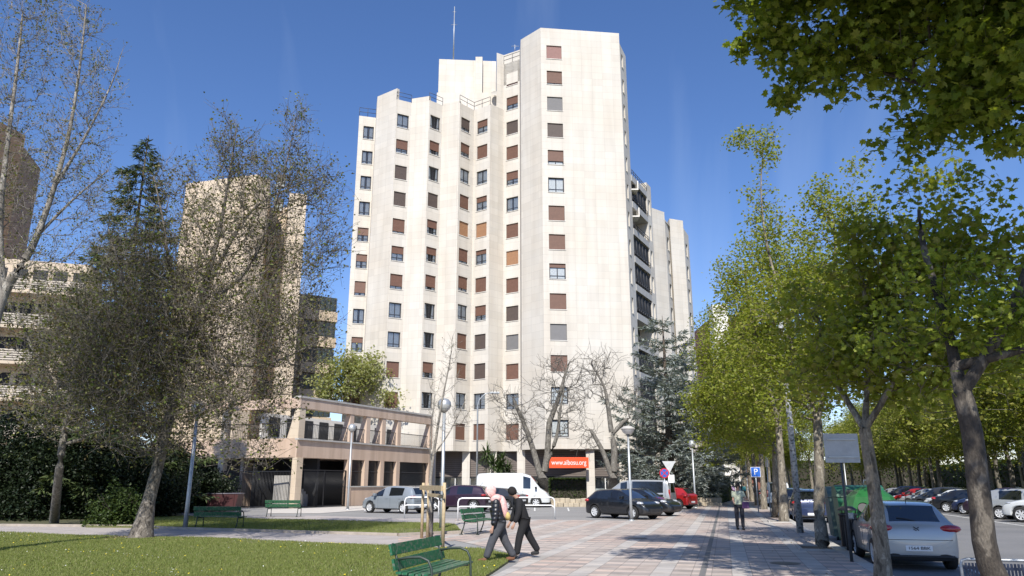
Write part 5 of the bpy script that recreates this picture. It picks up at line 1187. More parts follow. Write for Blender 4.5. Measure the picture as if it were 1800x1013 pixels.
def car(label, kind, mat, pos, yaw, cat='car', name='parked_car', group='parked cars', plate=None, far=False, emblem=False, dark_rear=False):
    parts, wme, rme = car_parts(kind); K = KIND[kind]; root = thing(name, label, cat, pos, yaw, group); W = K['W']; cx = sum(K['wx']) / 2; L = K['L']
    for k, m in parts.items():
        m2 = m
        if k == 'body':
            m2 = m.copy(); m2.materials[0] = mat
            for i in range(1, len(m2.materials)): m2.materials[i] = plastic
        link(k.rstrip('2'), m2, root)
    for wx in K['wx']:
        for s in (1, -1):
            w_ = link('wheel', wme, root, (wx - cx, s * (W - .115), K['wr'])); 
            r_ = link('rim', rme, w_); 
            if s > 0: w_.rotation_euler.z = PI
    body = parts['body']
    zt = {0: 0}
    st = K['st']; zr = st[2][2] if kind != 'van' else 1.1
    if kind == 'minibus': zr = 1.12
    # lamps
    for s in (1, -1):
        if kind in ('van', 'minibus'): 
            b = MB(); h = surf_hit(body, (-cx - 1, s * W * .88, zr - .1), (1, 0, 0)) or Vector((-cx, s * W * .88, zr)); b.rbox(h.x - .015, h.x + .1, s * W * .88 - .06, s * W * .88 + .06, zr - .35, zr + .2, .02); b.build('tail_lamp', LIGHTS['red'], root)
        else:
            m_ = bpy.data.meshes.new('l'); bm = bmesh.new(); bmesh.ops.create_uvsphere(bm, u_segments=16, v_segments=10, radius=1)
            h = surf_hit(body, (-cx - 1, s * W * .78, zr - .1), (1, 0, 0)) or Vector((-cx, s * W * .8, zr))
            bmesh.ops.scale(bm, vec=(.18, .27, .10), verts=bm.verts); bmesh.ops.translate(bm, vec=(h.x + .135, s * W * .76, zr - .08), verts=bm.verts)
            for f in bm.faces: f.smooth = True
            bm.to_mesh(m_); bm.free(); m_.materials.append(LIGHTS['red']); link('tail_lamp', m_, root)
        zf = st[-3][2] - .02; m_ = bpy.data.meshes.new('l'); bm = bmesh.new(); bmesh.ops.create_uvsphere(bm, u_segments=16, v_segments=10, radius=1)
        h = surf_hit(body, (L - cx + 1, s * W * .74, zf - .04), (-1, 0, 0)) or Vector((L - cx - .2, 0, 0))
        bmesh.ops.scale(bm, vec=(.24, .17, .085), verts=bm.verts); bmesh.ops.translate(bm, vec=(h.x - .19, s * W * .74, zf - .03), verts=bm.verts)
        for f in bm.faces: f.smooth = True
        bm.to_mesh(m_); bm.free(); m_.materials.append(LIGHTS['clear']); link('headlamp', m_, root)
        # mirror
        ax = st[K['wg'][0]][0] + (st[K['wg'][1]][0] - st[K['wg'][0]][0]) * .55 - cx; zb = st[K['wg'][0]][2]
        b = MB(); b.rbox(ax - .07, ax + .09, s * (W + .02) - .02, s * (W + .02) + s * .17 if s > 0 else s * (W + .02) + .02, zb + .02, zb + .17, .03) if s > 0 else b.rbox(ax - .07, ax + .09, -(W + .19), -(W + .0), zb + .02, zb + .17, .03)
        b.build('wing_mirror', mat if kind != 'van' else plastic, root)
        if not far:
            i0 = K['sg'][0]; xs = [st[i0][0] - cx + .05, (st[K['sg'][1]][0] if len(K['sg']) > 1 else 3.3) - cx + .04, st[K['wg'][0]][0] - cx + .35]
            for x in xs:
                pts = []
                for z in np.linspace(K['g'] + .1, zb - .02, 7):
                    h = surf_hit(body, (x, s * 2, z), (0, -s, 0))
                    if h: pts.append(h)
                if len(pts) > 2: b = MB(); b.tube(pts, .0055, 4); b.build('door_gap', plastic, root)
            for x in (xs[0] + .18, xs[1] + .18) if kind != 'van' else (xs[1] + .1,):
                b = MB(); h = surf_hit(body, (x, s * 2, zb - .12), (0, -s, 0)) or Vector((x, s * W, zb - .12)); b.rbox(x - .01, x + .17, h.y - .015, h.y + .022, zb - .14, zb - .105, .008); b.build('door_handle', mat, root)
    zp = .62 if kind in ('sedan', 'suv', 'van', 'minibus') else .40
    if kind in ('hatch',): zp = .47
    h = surf_hit(body, (-cx - 1, 0, zp), (1, 0, 0)); b = MB(); b.box(h.x - .012, h.x + .03, -.26, .26, zp - .055, zp + .055); pt = b.build('number_plate', MT['white'], root)
    if plate:
        t = txt('lettering', plate, .085, M('plate_ink', (.02, .02, .025), .5), pt, (h.x - .014, 0, zp), -PI / 2, width=.42)
    zf = .42; h2 = surf_hit(body, (L - cx + 1, 0, zf), (-1, 0, 0))
    if h2:
        b = MB(); b.rbox(h2.x - .06, h2.x + .008, -W * .5, W * .5, zf - .07, zf + .09, .02); b.build('grille', plastic, root)
    # bumper line and lower valance
    b = MB()
    for zz, r_ in ((.64 if kind == 'hatch' else .7, .006), (.30, .03)):
        pts = []
        for yy in np.linspace(-W * .8, W * .8, 13):
            h = surf_hit(body, (-cx - 1, yy, zz), (1, 0, 0))
            if h: pts.append(h)
        if len(pts) > 3: b.tube(pts, r_, 5)
    b.build('bumper', plastic, root)
    if not far and kind != 'van':
        q = st[3][0] - cx + .25; b = MB(); h = surf_hit(body, (q, 0, 4), (0, 0, -1))
        if h: b.tube([h, h + Vector((-.18, 0, .22))], .008, 5); b.build('aerial', plastic, root)
    if emblem:
        b = MB(); hh = [surf_hit(body, (-cx - 1, yy, zz), (1, 0, 0)) or surf_hit(parts['rear_window'], (-cx - 1, yy, zz), (1, 0, 0)) for yy, zz in ((0, 1.03), (.15, 1.07), (.34, 1.09))]; hh = [h_ + Vector((-.02, 0, 0)) for h_ in hh if h_]
        if len(hh) > 1: b.tube(hh, .009, 5); b.build('rear_wiper', plastic, root)
        h = surf_hit(body, (-cx - 1, 0, .87), (1, 0, 0)); b = MB()
        for pts in ([(-.05, -.035), (-.005, .0), (-.05, .035)], [(.0, -.04), (.055, -.015), (.0, .0), (.055, .04)]):
            b.tube([(h.x - .01, y, .87 + z) for y, z in pts], .011, 5)
        b.build('emblem', plastic, root)
    return root
silver = paint('silver_paint', (.36, .375, .38)); sblue = paint('grey_silver_paint', (.30, .335, .365)); blackp = paint('black_paint', (.008, .009, .012), 0); navy = paint('navy_paint', (.012, .016, .035), .2); dgrey = paint('dark_grey_paint', (.045, .048, .055)); redp = paint('red_paint', (.33, .012, .012), .1)
whitep = paint('white_car_paint', (.60, .62, .62), 0); bluep = paint('blue_paint', (.018, .03, .085), .2); lgrey = paint('light_grey_paint', (.3, .3, .3)); plum = paint('plum_paint', (.03, .014, .03), .2)
def Yaw(a, b): return math.atan2(b[1] - a[1], b[0] - a[0])
def by_wheels(label, kind, mat, rear, front, off=.8, **k):   # near-side wheels at these ground points
    a, b = G(*rear), G(*front); d = (b - a).normalized(); nn = Vector((-d.y, d.x, 0)); m = (a + b) / 2; W = KIND[kind]['W']
    if nn.y < 0: nn = -nn
    return car(label, kind, mat, m + nn * W, Yaw(a, b), **k)
by_wheels('silver-grey compact hatchback parked side-on before the arcade, facing left', 'mpv', sblue, (715, 903.5), (641, 901.5))
car('dark estate car parked behind the silver-grey hatchback, red tail lamp visible', 'suv', plum, G(806, 899), R(162))
car('dark silver car partly hidden behind the two walkers', 'sedan', dgrey, G(868, 896) + V3(0, 0, 0), R(155))
v = G(903, 891.5); car('large white panel van parked side-on behind the walking couple', 'van', whitep, v, R(-6), cat='van', name='panel_van', group=None)
by_wheels('small black hatchback with bright alloy wheels beside the lamp post on the plaza', 'hatch', blackp, (1035, 910.5), (1122, 914.5))
by_wheels('black coupe standing just behind the small black hatchback', 'sedan', blackp, (1071, 905.5), (1157, 908))
v = car('silver passenger van with dark tinted windows, seen from its rear corner', 'minibus', silver, G(1122, 897), R(155), cat='van', name='passenger_van', group=None)
car('red hatchback half hidden behind the silver passenger van', 'hatch', redp, G(1197, 896) + V3(-.4, 2.2, 0), R(140))
KS = 74.4
ib = SC(3.92, 20.5); car('silver hatchback parked at the kerb between the two big trunks, seen from behind', 'hatch', silver, Vector((ib.x, ib.y, -.122)), R(KS), plate='1564 BBK', emblem=True)
def kcar(label, kind, mat, c, s, yaw, **k): q = SC(c, s); return car(label, kind, mat, Vector((q.x, q.y, -.122)), R(yaw), **k)
kcar('dark blue people carrier parked at the kerb past the recycling containers', 'mpv', bluep, 3.95, 41.5, KS)
kcar('white van-like car parked at the kerb near the blue parking sign', 'minibus', whitep, 3.95, 66, KS, cat='van', name='parked_van')
kcar('grey car parked at the kerb between the blue people carrier and the white van', 'mpv', dgrey, 3.95, 50, KS, far=True)
kcar('dark car parked at the kerb right behind the white van-like car', 'suv', blackp, 3.95, 73.5, KS, far=True)
kcar('pale car farthest along the kerb line', 'hatch', lgrey, 3.95, 82, KS, far=True)
far = [('sedan', silver, 33.0, 'silver saloon nearest the right edge across the road', 128), ('mpv', bluep, 36.6, 'blue people carrier across the road just right of the dark trunk', -48), ('sedan', dgrey, 38.6, 'dark grey saloon across the road hidden by the dark trunk', 128), ('suv', whitep, 42.4, 'white sport utility car across the road left of the dark trunk', 128),
       ('mpv', silver, 45.6, 'silver people carrier next to the white sport utility car across the road', -50), ('suv', plum, 49.0, 'plum-coloured car across the road above the silver hatchback roof', 126), ('hatch', bluep, 52.2, 'navy hatchback across the road, second beyond the silver people carrier', 128),
       ('sedan', blackp, 55.4, 'black saloon across the road beyond the navy hatchback', -50), ('hatch', whitep, 59, 'white hatchback far across the road behind the pale trunk', 128), ('mpv', dgrey, 62.5, 'dark people carrier far across the road behind the pale trunk', 128), ('sedan', silver, 66, 'silver saloon farther up the angled row across the road', 128), ('hatch', redp, 70, 'red hatchback farther up the angled row across the road', 128), ('suv', navy, 74, 'navy car farther up the angled row across the road', 128), ('hatch', lgrey, 79, 'light grey hatchback at the far end of the angled row', 128)]
for kd, m_, s, lb_, yw in far: kcar(lb_, kd, m_, 15.2, s, yw, far=True, group='angle-parked cars across the road')

# ---------------------------------------------------------------- street furniture
def bench(label, pos, rot, group='green park benches'):
    """local: length along x, sitter faces +y"""
    root = thing('park_bench', label, 'bench', pos, rot, group); L = 1.9
    for k, (y, z) in enumerate(((-.02, .46), (.07, .455), (.17, .445), (.27, .44), (.37, .445))):
        b = MB(); b.rbox(-L / 2, L / 2, y - .042, y + .042, z - .017, z + .017, .008)
        if k == 0: sb_ = MB()
        sb_.v, sb_.f, sb_.m, sb_.s = (lambda A, B: (A.v + B.v, A.f + [[i + len(A.v) for i in f] for f in B.f], A.m + B.m, A.s + B.s))(sb_, b)
    sb_.build('seat', MT['green'], root)
    b = MB()
    for z0, z1 in ((.49, .645), (.685, .84)):
        mm = Matrix.Translation((0, -.10 - (z0 - .56) * .28, z0)) @ Matrix.Rotation(R(15), 4, 'X'); b.rbox(-L / 2, L / 2, -.018, .018, 0, z1 - z0, .01, 0, mm)
    b.build('backrest', MT['green'], root)
    for x in (-L / 2 + .14, L / 2 - .14):
        b = MB(); b.tube([(x, -.20, 0), (x, -.10, .25), (x, -.06, .43), (x, -.10, .6), (x, -.19, .84)], [.022, .022, .024, .02, .016], 8)
        b.tube([(x, -.06, .425), (x, .15, .41), (x, .38, .415)], .02, 8); b.build('frame', MT['greenb'], root)
        b = MB(); b.tube([(x, .43, 0), (x, .42, .3), (x, .41, .52), (x, .36, .62), (x, .24, .665), (x, .05, .655), (x, -.12, .62)], [.02, .02, .02, .02, .02, .02, .018], 8); b.build('armrest', MT['greenb'], root)
        b = MB(); b.rbox(x - .04, x + .04, -.26, -.14, 0, .02, .005); b.rbox(x - .04, x + .04, .38, .48, 0, .02, .005); b.build('foot', MT['greenb'], root)
    return root
q0, q1 = P(683, 958, 10.9), P(766, 943, 12.6); mid = (q0 + q1) / 2; ang = math.atan2(q1.y - q0.y, q1.x - q0.x)
bn = bench('nearest green bench with worn planks and curved iron armrests on the front lawn', (mid.x + .2, mid.y - .02, .045), ang + PI)
def rotfor(a): return a
q = G(832, 938); bench('green bench by the path just behind the walking couple', (q.x + .1, q.y, .012), R(68) + PI)
q = G(382, 931); bench('green bench seen from behind next to the leaning pale lamp post', (q.x, q.y, .01), R(-6))
q = G(497, 909); bench('green bench seen from behind, farther one in front of the black gates', (q.x, q.y, .012), R(-4) - 0)

def lamp(label, pos, h=4.2, head='disc', r=.065, group='globe street lamps'):
    root = thing('street_lamp', label, 'lamp', pos, 0, group); b = MB(); b.tube([(0, 0, 0), (0, 0, 1.0), (0, 0, h)], [r * 1.25, r, r * .8], 12); b.lathe([(r * 2.2, 0), (r * 2.2, .03), (r * 1.5, .06)], 16); b.build('pole', MT['steel'], root)
    b = MB()
    if head == 'disc':
        b.lathe([(.02, h + .42), (.16, h + .40), (.34, h + .30), (.36, h + .26), (.34, h + .24)], 24); b.build('lamp_cover', MT['conc'], root); b = MB(); b.lathe([(.33, h + .24), (.24, h + .08), (.1, h + .0)], 24); b.build('lamp_shade', M('lamp_glass', (.55, .56, .55), .15, var=.1, coat=.5), root)
    else:
        m_ = bpy.data.meshes.new('g'); bm = bmesh.new(); bmesh.ops.create_uvsphere(bm, u_segments=24, v_segments=16, radius=.27); bmesh.ops.translate(bm, vec=(0, 0, h + .22), verts=bm.verts)
        for f in bm.faces: f.smooth = True
        bm.to_mesh(m_); bm.free(); m_.materials.append(M('lamp_globe', (.42, .43, .42), .2, var=.25, scale=5, coat=.6)); link('lamp_shade', m_, root)
        b.lathe([(.05, h - .1), (.14, h - .02), (.2, h + .04), (.1, h + .06)], 18); b.build('collar', MT['conc'], root)
        b = MB(); b.lathe([(.272, h + .22), (.26, h + .33), (.17, h + .44), (0, h + .505)], 24); b.build('lamp_cover', MT['steel'], root)
    return root
lamp('street lamp with dish-shaped head standing in front of the small black hatchback', G(1110, 915.5), 4.0, 'disc')
lamp('globe street lamp by the clipped hedge', G(1223, 893), 4.3, 'globe', .07)
lamp('globe street lamp behind the bare staked tree', G(776, 931), 4.5, 'globe', .075)
lamp('globe street lamp in front of the arcade pillars', G(611, 896), 5.2, 'globe', .07)
lamp('pale lamp post beside the bench under the budding trees', G(325, 931), 4.4, 'globe', .075)
q = P(1484, 820, 66); lamp('slim lamp with white head across the road seen between trunks', (q.x, q.y, -.1), 3.6, 'globe', .06)
# tall cobra-head lamp by the tower
q = P(838, 860, 60); root = thing('street_lamp', 'tall thin street lamp with curved arm in front of the white tower', 'lamp', (q.x, q.y, 0)); h = P(845, 700, 60).z
b = MB(); b.tube([(0, 0, 0), (0, 0, h - .6), (.15, 0, h - .1), (.6, 0, h + .35), (1.1, 0, h + .45)], [.09, .06, .05, .045, .04], 10); b.build('pole', MT['steel'], root)
b = MB(); b.rbox(1.0, 1.75, -.13, .13, h + .33, h + .5, .05); b.build('lamp_head', MT['steel'], root)
# spotted lamp post and others on the kerb
def pole(name, label, cat, pos, h, r, mat, parts=()):
    root = thing(name, label, cat, pos); b = MB(); b.tube([(0, 0, 0), (0, 0, h * .5), (0, 0, h)], [r, r * .85, r * .7], 14); b.build('pole', mat, root); return root
q = G(1407, 937); rt = pole('street_lamp', 'stout mottled grey lamp post between the pale kerb trees', 'lamp', q, 8.2, .12, M('mottled_post', (.33, .34, .34), .8, var=.15, scale=14, dirt=(11, (.10, .10, .10))))
b = MB(); b.tube([(0, 0, 8.2), (.5, 0, 8.6), (1.3, 0, 8.75)], [.07, .05, .04], 8); b.rbox(1.2, 1.9, -.14, .14, 8.66, 8.82, .04); b.build('lamp_head', MT['steel'], rt)
for x, y, lb_ in ((1316, 881, 'white metal pole left of the blue parking sign'), (1296, 877, 'thin white pole with a small board among the distant walkers')):
    q = G(x, y); rt = pole('utility_pole', lb_, 'pole', q, 4.3, .075, MT['white'])
    if x == 1296: b = MB(); b.rbox(-.35, .35, -.12, -.05, 1.9, 3.0, .02); b.build('board', MT['conc'], rt)
# signs
def sign_plate(mb, shape, r, z, y0=-.03, y1=-.015, mi=0, cx=0):
    n = {'circle': 28, 'tri': 3, 'oct': 8}[shape]; off = {'circle': 0, 'tri': -PI / 2, 'oct': PI / 8}[shape]
    vs = [(cx + r * math.cos(off + 2 * PI * k / n), y0, z + r * math.sin(off + 2 * PI * k / n)) for k in range(n)]; vb = [(x, y1, zz) for x, y, zz in vs]
    mb.add(vs + vb, [list(range(n)), list(range(2 * n - 1, n - 1, -1))] + [(k, k + n, (k + 1) % n + n, (k + 1) % n) for k in range(n)], mi)
blu = M('sign_blue', (.02, .12, .5), .35, var=.03); red_ = M('sign_red', (.5, .02, .04), .35, var=.03); galv = MT['steel']
q = P(1331, 870, 47); q.z = 0; z = H + T(830) * q.y; rt = pole('parking_sign', 'blue square parking sign with white letter P at the kerb', 'sign', q, z + .3, .035, galv)
b = MB(); b.rbox(-.30, .30, -.06, -.035, z - .30, z + .30, .01); b.build('plate_rim', MT['white'], rt); b = MB(); b.rbox(-.275, .275, -.07, -.055, z - .275, z + .275, .005); p_ = b.build('plate', blu, rt); txt('lettering', 'P', .52, MT['white'], p_, (0, -.074, z))
q = P(1169, 860, 47); z = H + T(832) * 47; rt = pole('no_stopping_sign', 'round blue and red no-stopping sign above the silver passenger van', 'sign', (q.x, 47, 0), z + .1, .03, galv)
b = MB(); sign_plate(b, 'circle', .30, z, -.05, -.035, 0); b.build('rim', red_, rt); b = MB(); sign_plate(b, 'circle', .235, z, -.06, -.051, 0); b.build('plate', blu, rt)
b = MB()
for a in (PI / 4, -PI / 4): mm = Matrix.Translation((0, -.066, z)) @ Matrix.Rotation(a, 4, 'Y'); b.box(-.235, .235, -.003 + (.004 if a > 0 else 0), .003, -.026, .026, 0, mm)
b.build('cross', red_, rt)
q = P(1178, 860, 49); z = H + T(818) * 49; rt = pole('yield_sign', 'back of a triangular road sign beside the round no-stopping sign', 'sign', (q.x, 49, 0), z + .1, .03, galv); b = MB(); sign_plate(b, 'tri', .5, z, -.05, -.03); b.build('plate', M('sign_back', (.5, .51, .51), .6, 0), rt)
b = MB(); b.rbox(-.1, .3, -.06, -.03, z - 1.1, z - .6, .01); b.build('small_plate', MT['white'], rt)
q = G(1507, 988); z = H + T(788) * q.y; rt = pole('road_sign', 'large grey back of a road sign with rounded corners on a dark pole', 'sign', (q.x - .12, q.y, 0), z + .35, .035, M('dark_pole', (.05, .055, .06), .5)); b = MB()
b.rbox(-.36, .44, -.035, -.015, z - .33, z + .33, .009); b.build('plate', M('sign_back', (.5, .51, .51), .6, 0), rt)
for zz in (z - .2, z + .2): b = MB(); b.rbox(-.3, .38, -.055, -.037, zz - .02, zz + .02, .004); b.build('bracket', MT['steel'], rt)
q = G(1600 - 245, 905); rt = pole('signpost', 'thin grey signpost beside the slender trunks', 'pole', q, 3.2, .03, galv); b = MB(); b.rbox(-.02, .02, -.2, .2, 2.6, 3.1, .01); b.build('plate', galv, rt)
# white hoops
for i, (x0, x1, y, lb_) in enumerate(((711, 771, 912, 'white tubular hoop barrier left of the tree stakes'), (805, 868, 922, 'white tubular hoop barrier behind the bench by the path'), (908, 975, 911, 'white tubular hoop barrier in front of the white van'))):
    a, c = G(x0, y), G(x1, y); 
    Yh = (39, 36.5, 38.6)[i]; a = P(x0, 900, Yh); c = P(x1, 900, Yh); rt = thing('hoop_barrier', lb_, 'barrier', (a.x, a.y, 0), 0, 'white hoop barriers'); w_ = c.x - a.x; h = 1.02
    b = MB(); pts = [(0, 0, 0), (0, 0, h - .18), (.05, 0, h - .05), (.18, 0, h), (w_ - .18, 0, h), (w_ - .05, 0, h - .05), (w_, 0, h - .18), (w_, 0, 0)]; b.tube(pts, .035, 10); b.build('hoop', MT['white'], rt)
    b = MB(); b.tube([(0.0, 0, h - .42), (.1, 0, h - .38), (w_ - .16, 0, h - .38), (w_ - .04, 0, h - .46), (w_, 0, h - .6)], .03, 8); b.build('rail', MT['white'], rt)
# tree stakes
rt = thing('tree_stakes', 'weathered wooden stakes with crossboards around the young bare tree', 'stakes', G(758, 950))
b0 = G(758, 950)
for x, y, r_ in ((741, 946, .05), (751, 947, .05), (778, 966, .05), (745, 943, .045)):
    if y == 943: continue
    q = G(x, y) - b0; b = MB(); k = 1.72; b.tube([(q.x, q.y, 0), (q.x + .01, q.y, k)], [r_, r_ * .95], 12); b.build('stake', MT['wood'], rt)
a, c, e = G(741, 946) - b0, G(751, 947) - b0, G(778, 966) - b0
b = MB(); dd = (e - a); mm = Matrix.Translation((a.x - .08, a.y - .08, 1.5)) @ Matrix.Rotation(math.atan2(dd.y, dd.x), 4, 'Z'); b.rbox(-.05, dd.length + .2, -.02, .02, 0, .14, .008, 0, mm); b.build('crossboard', MT['wood'], rt)
b = MB(); dd = (e - c); mm = Matrix.Translation((c.x, c.y - .05, 1.30)) @ Matrix.Rotation(math.atan2(dd.y, dd.x), 4, 'Z'); b.rbox(-.05, dd.length + .1, -.015, .015, 0, .1, .008, 0, mm); b.build('crossboard', MT['wood'], rt)
b = MB(); t_ = G(757, 946) - b0; b.tube([(t_.x + .04, t_.y - .05, 0), (t_.x + .05, t_.y - .05, 1.6)], .035, 8); b.build('watering_pipe', plastic, rt)
b = MB(); b.tube([(a.x, a.y, 1.2), (t_.x, t_.y, 1.25), (e.x, e.y, 1.22)], .012, 5); b.build('strap', plastic, rt)
# recycling containers and litter bin
def container(label, pos, rot, c1, w, d, h, kind='box'):
    rt = thing('recycling_container', label, 'container', pos, rot, 'recycling containers')
    if kind == 'igloo':
        b = MB(); prof = [(.62, 0.05), (.78, .25), (.84, .7), (.80, 1.1), (.62, 1.42), (.38, 1.6), (.15, 1.68), (.0, 1.7)]; b.lathe([(r_ * w, z * h / 1.7) for r_, z in prof], 8, smooth=False); b.build('body', c1, rt)
        for k in range(2):
            b = MB(); b.lathe([(.15, 0), (.15, .06)], 18, mat=Matrix.Translation(((-.3 + .6 * k), -.70 * w, h * .66)) @ Matrix.Rotation(R(62), 4, 'X')); b.lathe([(0, .03), (.14, .03)], 18, mat=Matrix.Translation(((-.3 + .6 * k), -.70 * w, h * .66)) @ Matrix.Rotation(R(62), 4, 'X')); b.build('opening', plastic, rt)
        b = MB(); b.tube([(-.12, 0, h), (-.1, 0, h + .16), (.1, 0, h + .16), (.12, 0, h)], .02, 6); b.build('lifting_ring', MT['steel'], rt)
    else:
        b = MB(); n = 6; prof = [(0, .12, .86), (.03, .2, .93), (.5, .5, .97), (1.0, .92, 1.0)]
        rings = []
        for z, in ((.12,), (.2,), (h * .5,), (h * .8,)):
            k = .88 + .12 * z / (h * .8); rings.append([(-w / 2 * k, -d / 2 * k, z), (w / 2 * k, -d / 2 * k, z), (w / 2 * k, d / 2 * k, z), (-w / 2 * k, d / 2 * k, z)])
        vs = [v for r_ in rings for v in r_]; fs = [(i * 4 + k, i * 4 + (k + 1) % 4, (i + 1) * 4 + (k + 1) % 4, (i + 1) * 4 + k) for i in range(3) for k in range(4)] + [(3, 2, 1, 0)]
        b.add(vs, fs); b.build('body', c1, rt)
        b = MB(); m = 10
        for sx in (0,):
            vs = []; 
            for i in range(m + 1): a = PI * i / m; vs += [(-w / 2 * 1.02, -d / 2 * 1.04 * math.cos(a), h * .8 + .02 + h * .2 * math.sin(a)), (w / 2 * 1.02, -d / 2 * 1.04 * math.cos(a), h * .8 + .02 + h * .2 * math.sin(a))]
            b.add(vs, [(2 * i, 2 * i + 1, 2 * i + 3, 2 * i + 2) for i in range(m)] + [[2 * i for i in range(m, -1, -1)], [2 * i + 1 for i in range(m + 1)]])
        b.build('lid', c1, rt)
        b = MB()
        for x in (-w / 3, 0, w / 3): b.rbox(x - .04, x + .04, -d / 2 * 1.02, -d / 2 * .9, .25, h * .75, .015)
        b.build('rib', c1, rt)
        b = MB(); b.rbox(-w * .3, w * .3, -d / 2 * 1.04, -d / 2 * .98, h * .82, h * .93, .02); b.build('slot', plastic, rt)
        b = MB(); b.tube([(-w * .3, -d / 2 * 1.0, h * .55), (-w * .3, -d / 2 * 1.12, h * .55), (w * .3, -d / 2 * 1.12, h * .55), (w * .3, -d / 2, h * .55)], .018, 6); b.build('handle', MT['steel'], rt)
        for x in (-w * .36, w * .36):
            b = MB(); b.lathe([(0, -.03), (.1, -.03), (.1, .03), (0, .03)], 14, mat=Matrix.Translation((x, -d * .36, .1)) @ Matrix.Rotation(PI / 2, 4, 'Y')); b.build('castor', MT['rubber'], rt)
    return rt
cg = M('container_green', (.015, .115, .06), .45, var=.18, scale=4, dirt=(5, (.06, .12, .075))); cb = M('container_bright_green', (.018, .12, .03), .4, var=.15, scale=4); cgg = M('container_grey_green', (.09, .135, .115), .6, var=.2, scale=4)
def kp(c, s, z=-.122): q = SC(c, s); return Vector((q.x, q.y, z))
container('bright green igloo-shaped bottle bank behind the pale mottled trunk', kp(3.9, 23.7), -STREET - .0, cb, 1.0, 1.0, 1.75, 'igloo')
container('dark green recycling container with rounded lid between two plane trees', kp(3.95, 26.0), -STREET + PI / 2 * 0, cg, 1.35, 1.15, 1.75)
container('grey-green recycling container at the far end of the kerbside group', kp(3.95, 28.2), -STREET, cgg, 1.35, 1.15, 1.7)
q = G(1497, 968); rt = thing('litter_bin', 'black slatted litter bin in front of the recycling containers', 'bin', (q.x, q.y, 0), -.2); b = MB()
for k in range(22): a = 2 * PI * k / 22; mm = Matrix.Rotation(a, 4, 'Z'); b.rbox(.20, .222, -.024, .024, .1, .86, .006, 0, mm)
b.lathe([(0, .1), (.19, .1), (.195, .84), (.17, .84)], 22); b.build('body', MT['black'], rt)
b = MB(); b.lathe([(.21, .86), (.245, .88), (.245, .92), (.20, .94)], 24); b.lathe([(0, 1.12), (.14, 1.11), (.24, 1.04), (.24, 1.01)], 24); b.build('lid', MT['black'], rt)
for k in range(3): b = MB(); a = k * 2.1; b.tube([(.2 * math.cos(a), .2 * math.sin(a), .9), (.2 * math.cos(a), .2 * math.sin(a), 1.03)], .015, 6); b.build('post', MT['black'], rt)
b = MB(); b.tube([(0, 0, 0), (0, 0, .1)], .12, 12); b.build('foot', MT['black'], rt)
# bicycle-guard frames at lower right
for i, (x, Y) in enumerate(((1690, 11.6),)):
    q = P(x, 1000, Y); rt = thing('metal_guard', 'dark slatted guard panel in a rounded steel frame behind the right trunk', 'barrier', (q.x, q.y, 0), R(-18)); w_, h = .95, .62
    b = MB(); pts = [(0, 0, 0), (0, 0, h - .08), (.02, 0, h - .02), (.08, 0, h), (w_ - .08, 0, h), (w_ - .02, 0, h - .02), (w_, 0, h - .08), (w_, 0, 0)]; b.tube(pts, .022, 10); b.build('frame', MT['steel'], rt)
    b = MB(); k = .05
    while k < w_ - .05: b.rbox(k, k + .03, -.008, .008, .06, h - .05, .003); k += .045
    b.box(.02, w_ - .02, -.005, .005, .1, .14); b.box(.02, w_ - .02, -.005, .005, h - .14, h - .10); b.build('slats', M('guard_navy', (.03, .04, .07), .45), rt)
# dark red skip
q = P(395, 880, 47); rt = thing('rubbish_skip', 'dark red metal skip by the gates, left of the benches', 'skip', (q.x, q.y, 0), R(4)); b = MB(); w_, d, h = 1.95, 1.3, 1.1
vs = [(-w_ / 2 * .8, -d / 2, .1), (w_ / 2 * .8, -d / 2, .1), (w_ / 2 * .8, d / 2, .1), (-w_ / 2 * .8, d / 2, .1), (-w_ / 2, -d / 2, h), (w_ / 2, -d / 2, h), (w_ / 2, d / 2, h), (-w_ / 2, d / 2, h)]
b.add(vs, [(3, 2, 1, 0), (0, 1, 5, 4), (1, 2, 6, 5), (2, 3, 7, 6), (3, 0, 4, 7)]); b.build('body', M('skip_red', (.05, .01, .011), .6, var=.25, scale=3), rt)
b = MB(); b.tube([(-w_ / 2, -d / 2, h), (w_ / 2, -d / 2, h), (w_ / 2, d / 2, h), (-w_ / 2, d / 2, h), (-w_ / 2, -d / 2, h)], .035, 6); b.build('rim', M('skip_rim', (.12, .11, .13), .5), rt)
for x in (-.7, 0, .7): b = MB(); b.rbox(x - .04, x + .04, -d / 2 - .04, -d / 2, .15, h - .05, .01); b.build('rib', M('skip_red', (.12, .022, .02)), rt)

# ---------------------------------------------------------------- people
def skinmesh(verts, edges, root=0, sub=1):
    me = bpy.data.meshes.new('s'); bm = bmesh.new(); ly = bm.verts.layers.skin.verify(); vs = []
    for i, (p, r) in enumerate(verts):
        v = bm.verts.new(p); r = r if isinstance(r, tuple) else (r, r); v[ly].radius = r; v[ly].use_root = (i == root); vs.append(v)
    for a, b_ in edges: bm.edges.new((vs[a], vs[b_]))
    bm.to_mesh(me); bm.free(); o = link('tmp', me); o.modifiers.new('k', 'SKIN').use_smooth_shade = True; s = o.modifiers.new('s', 'SUBSURF'); s.levels = 1 + sub; s.render_levels = 1 + sub
    r = eval_mesh(o); bpy.data.objects.remove(o)
    for p in r.polygons: p.use_smooth = True
    return r
class Sk:
    def __init__(s): s.v = []; s.e = []
    def a(s, p, r, par=None): s.v.append((tuple(p), r)); i = len(s.v) - 1; (s.e.append((par, i)) if par is not None else None); return i
skin_m = M('skin', (.42, .25, .18), .55, var=.06)
def fabric(name, c, sc_=30, bump=.3, var=.12): return M(name, c, .85, 0, var=var, scale=sc_, bump=bump)
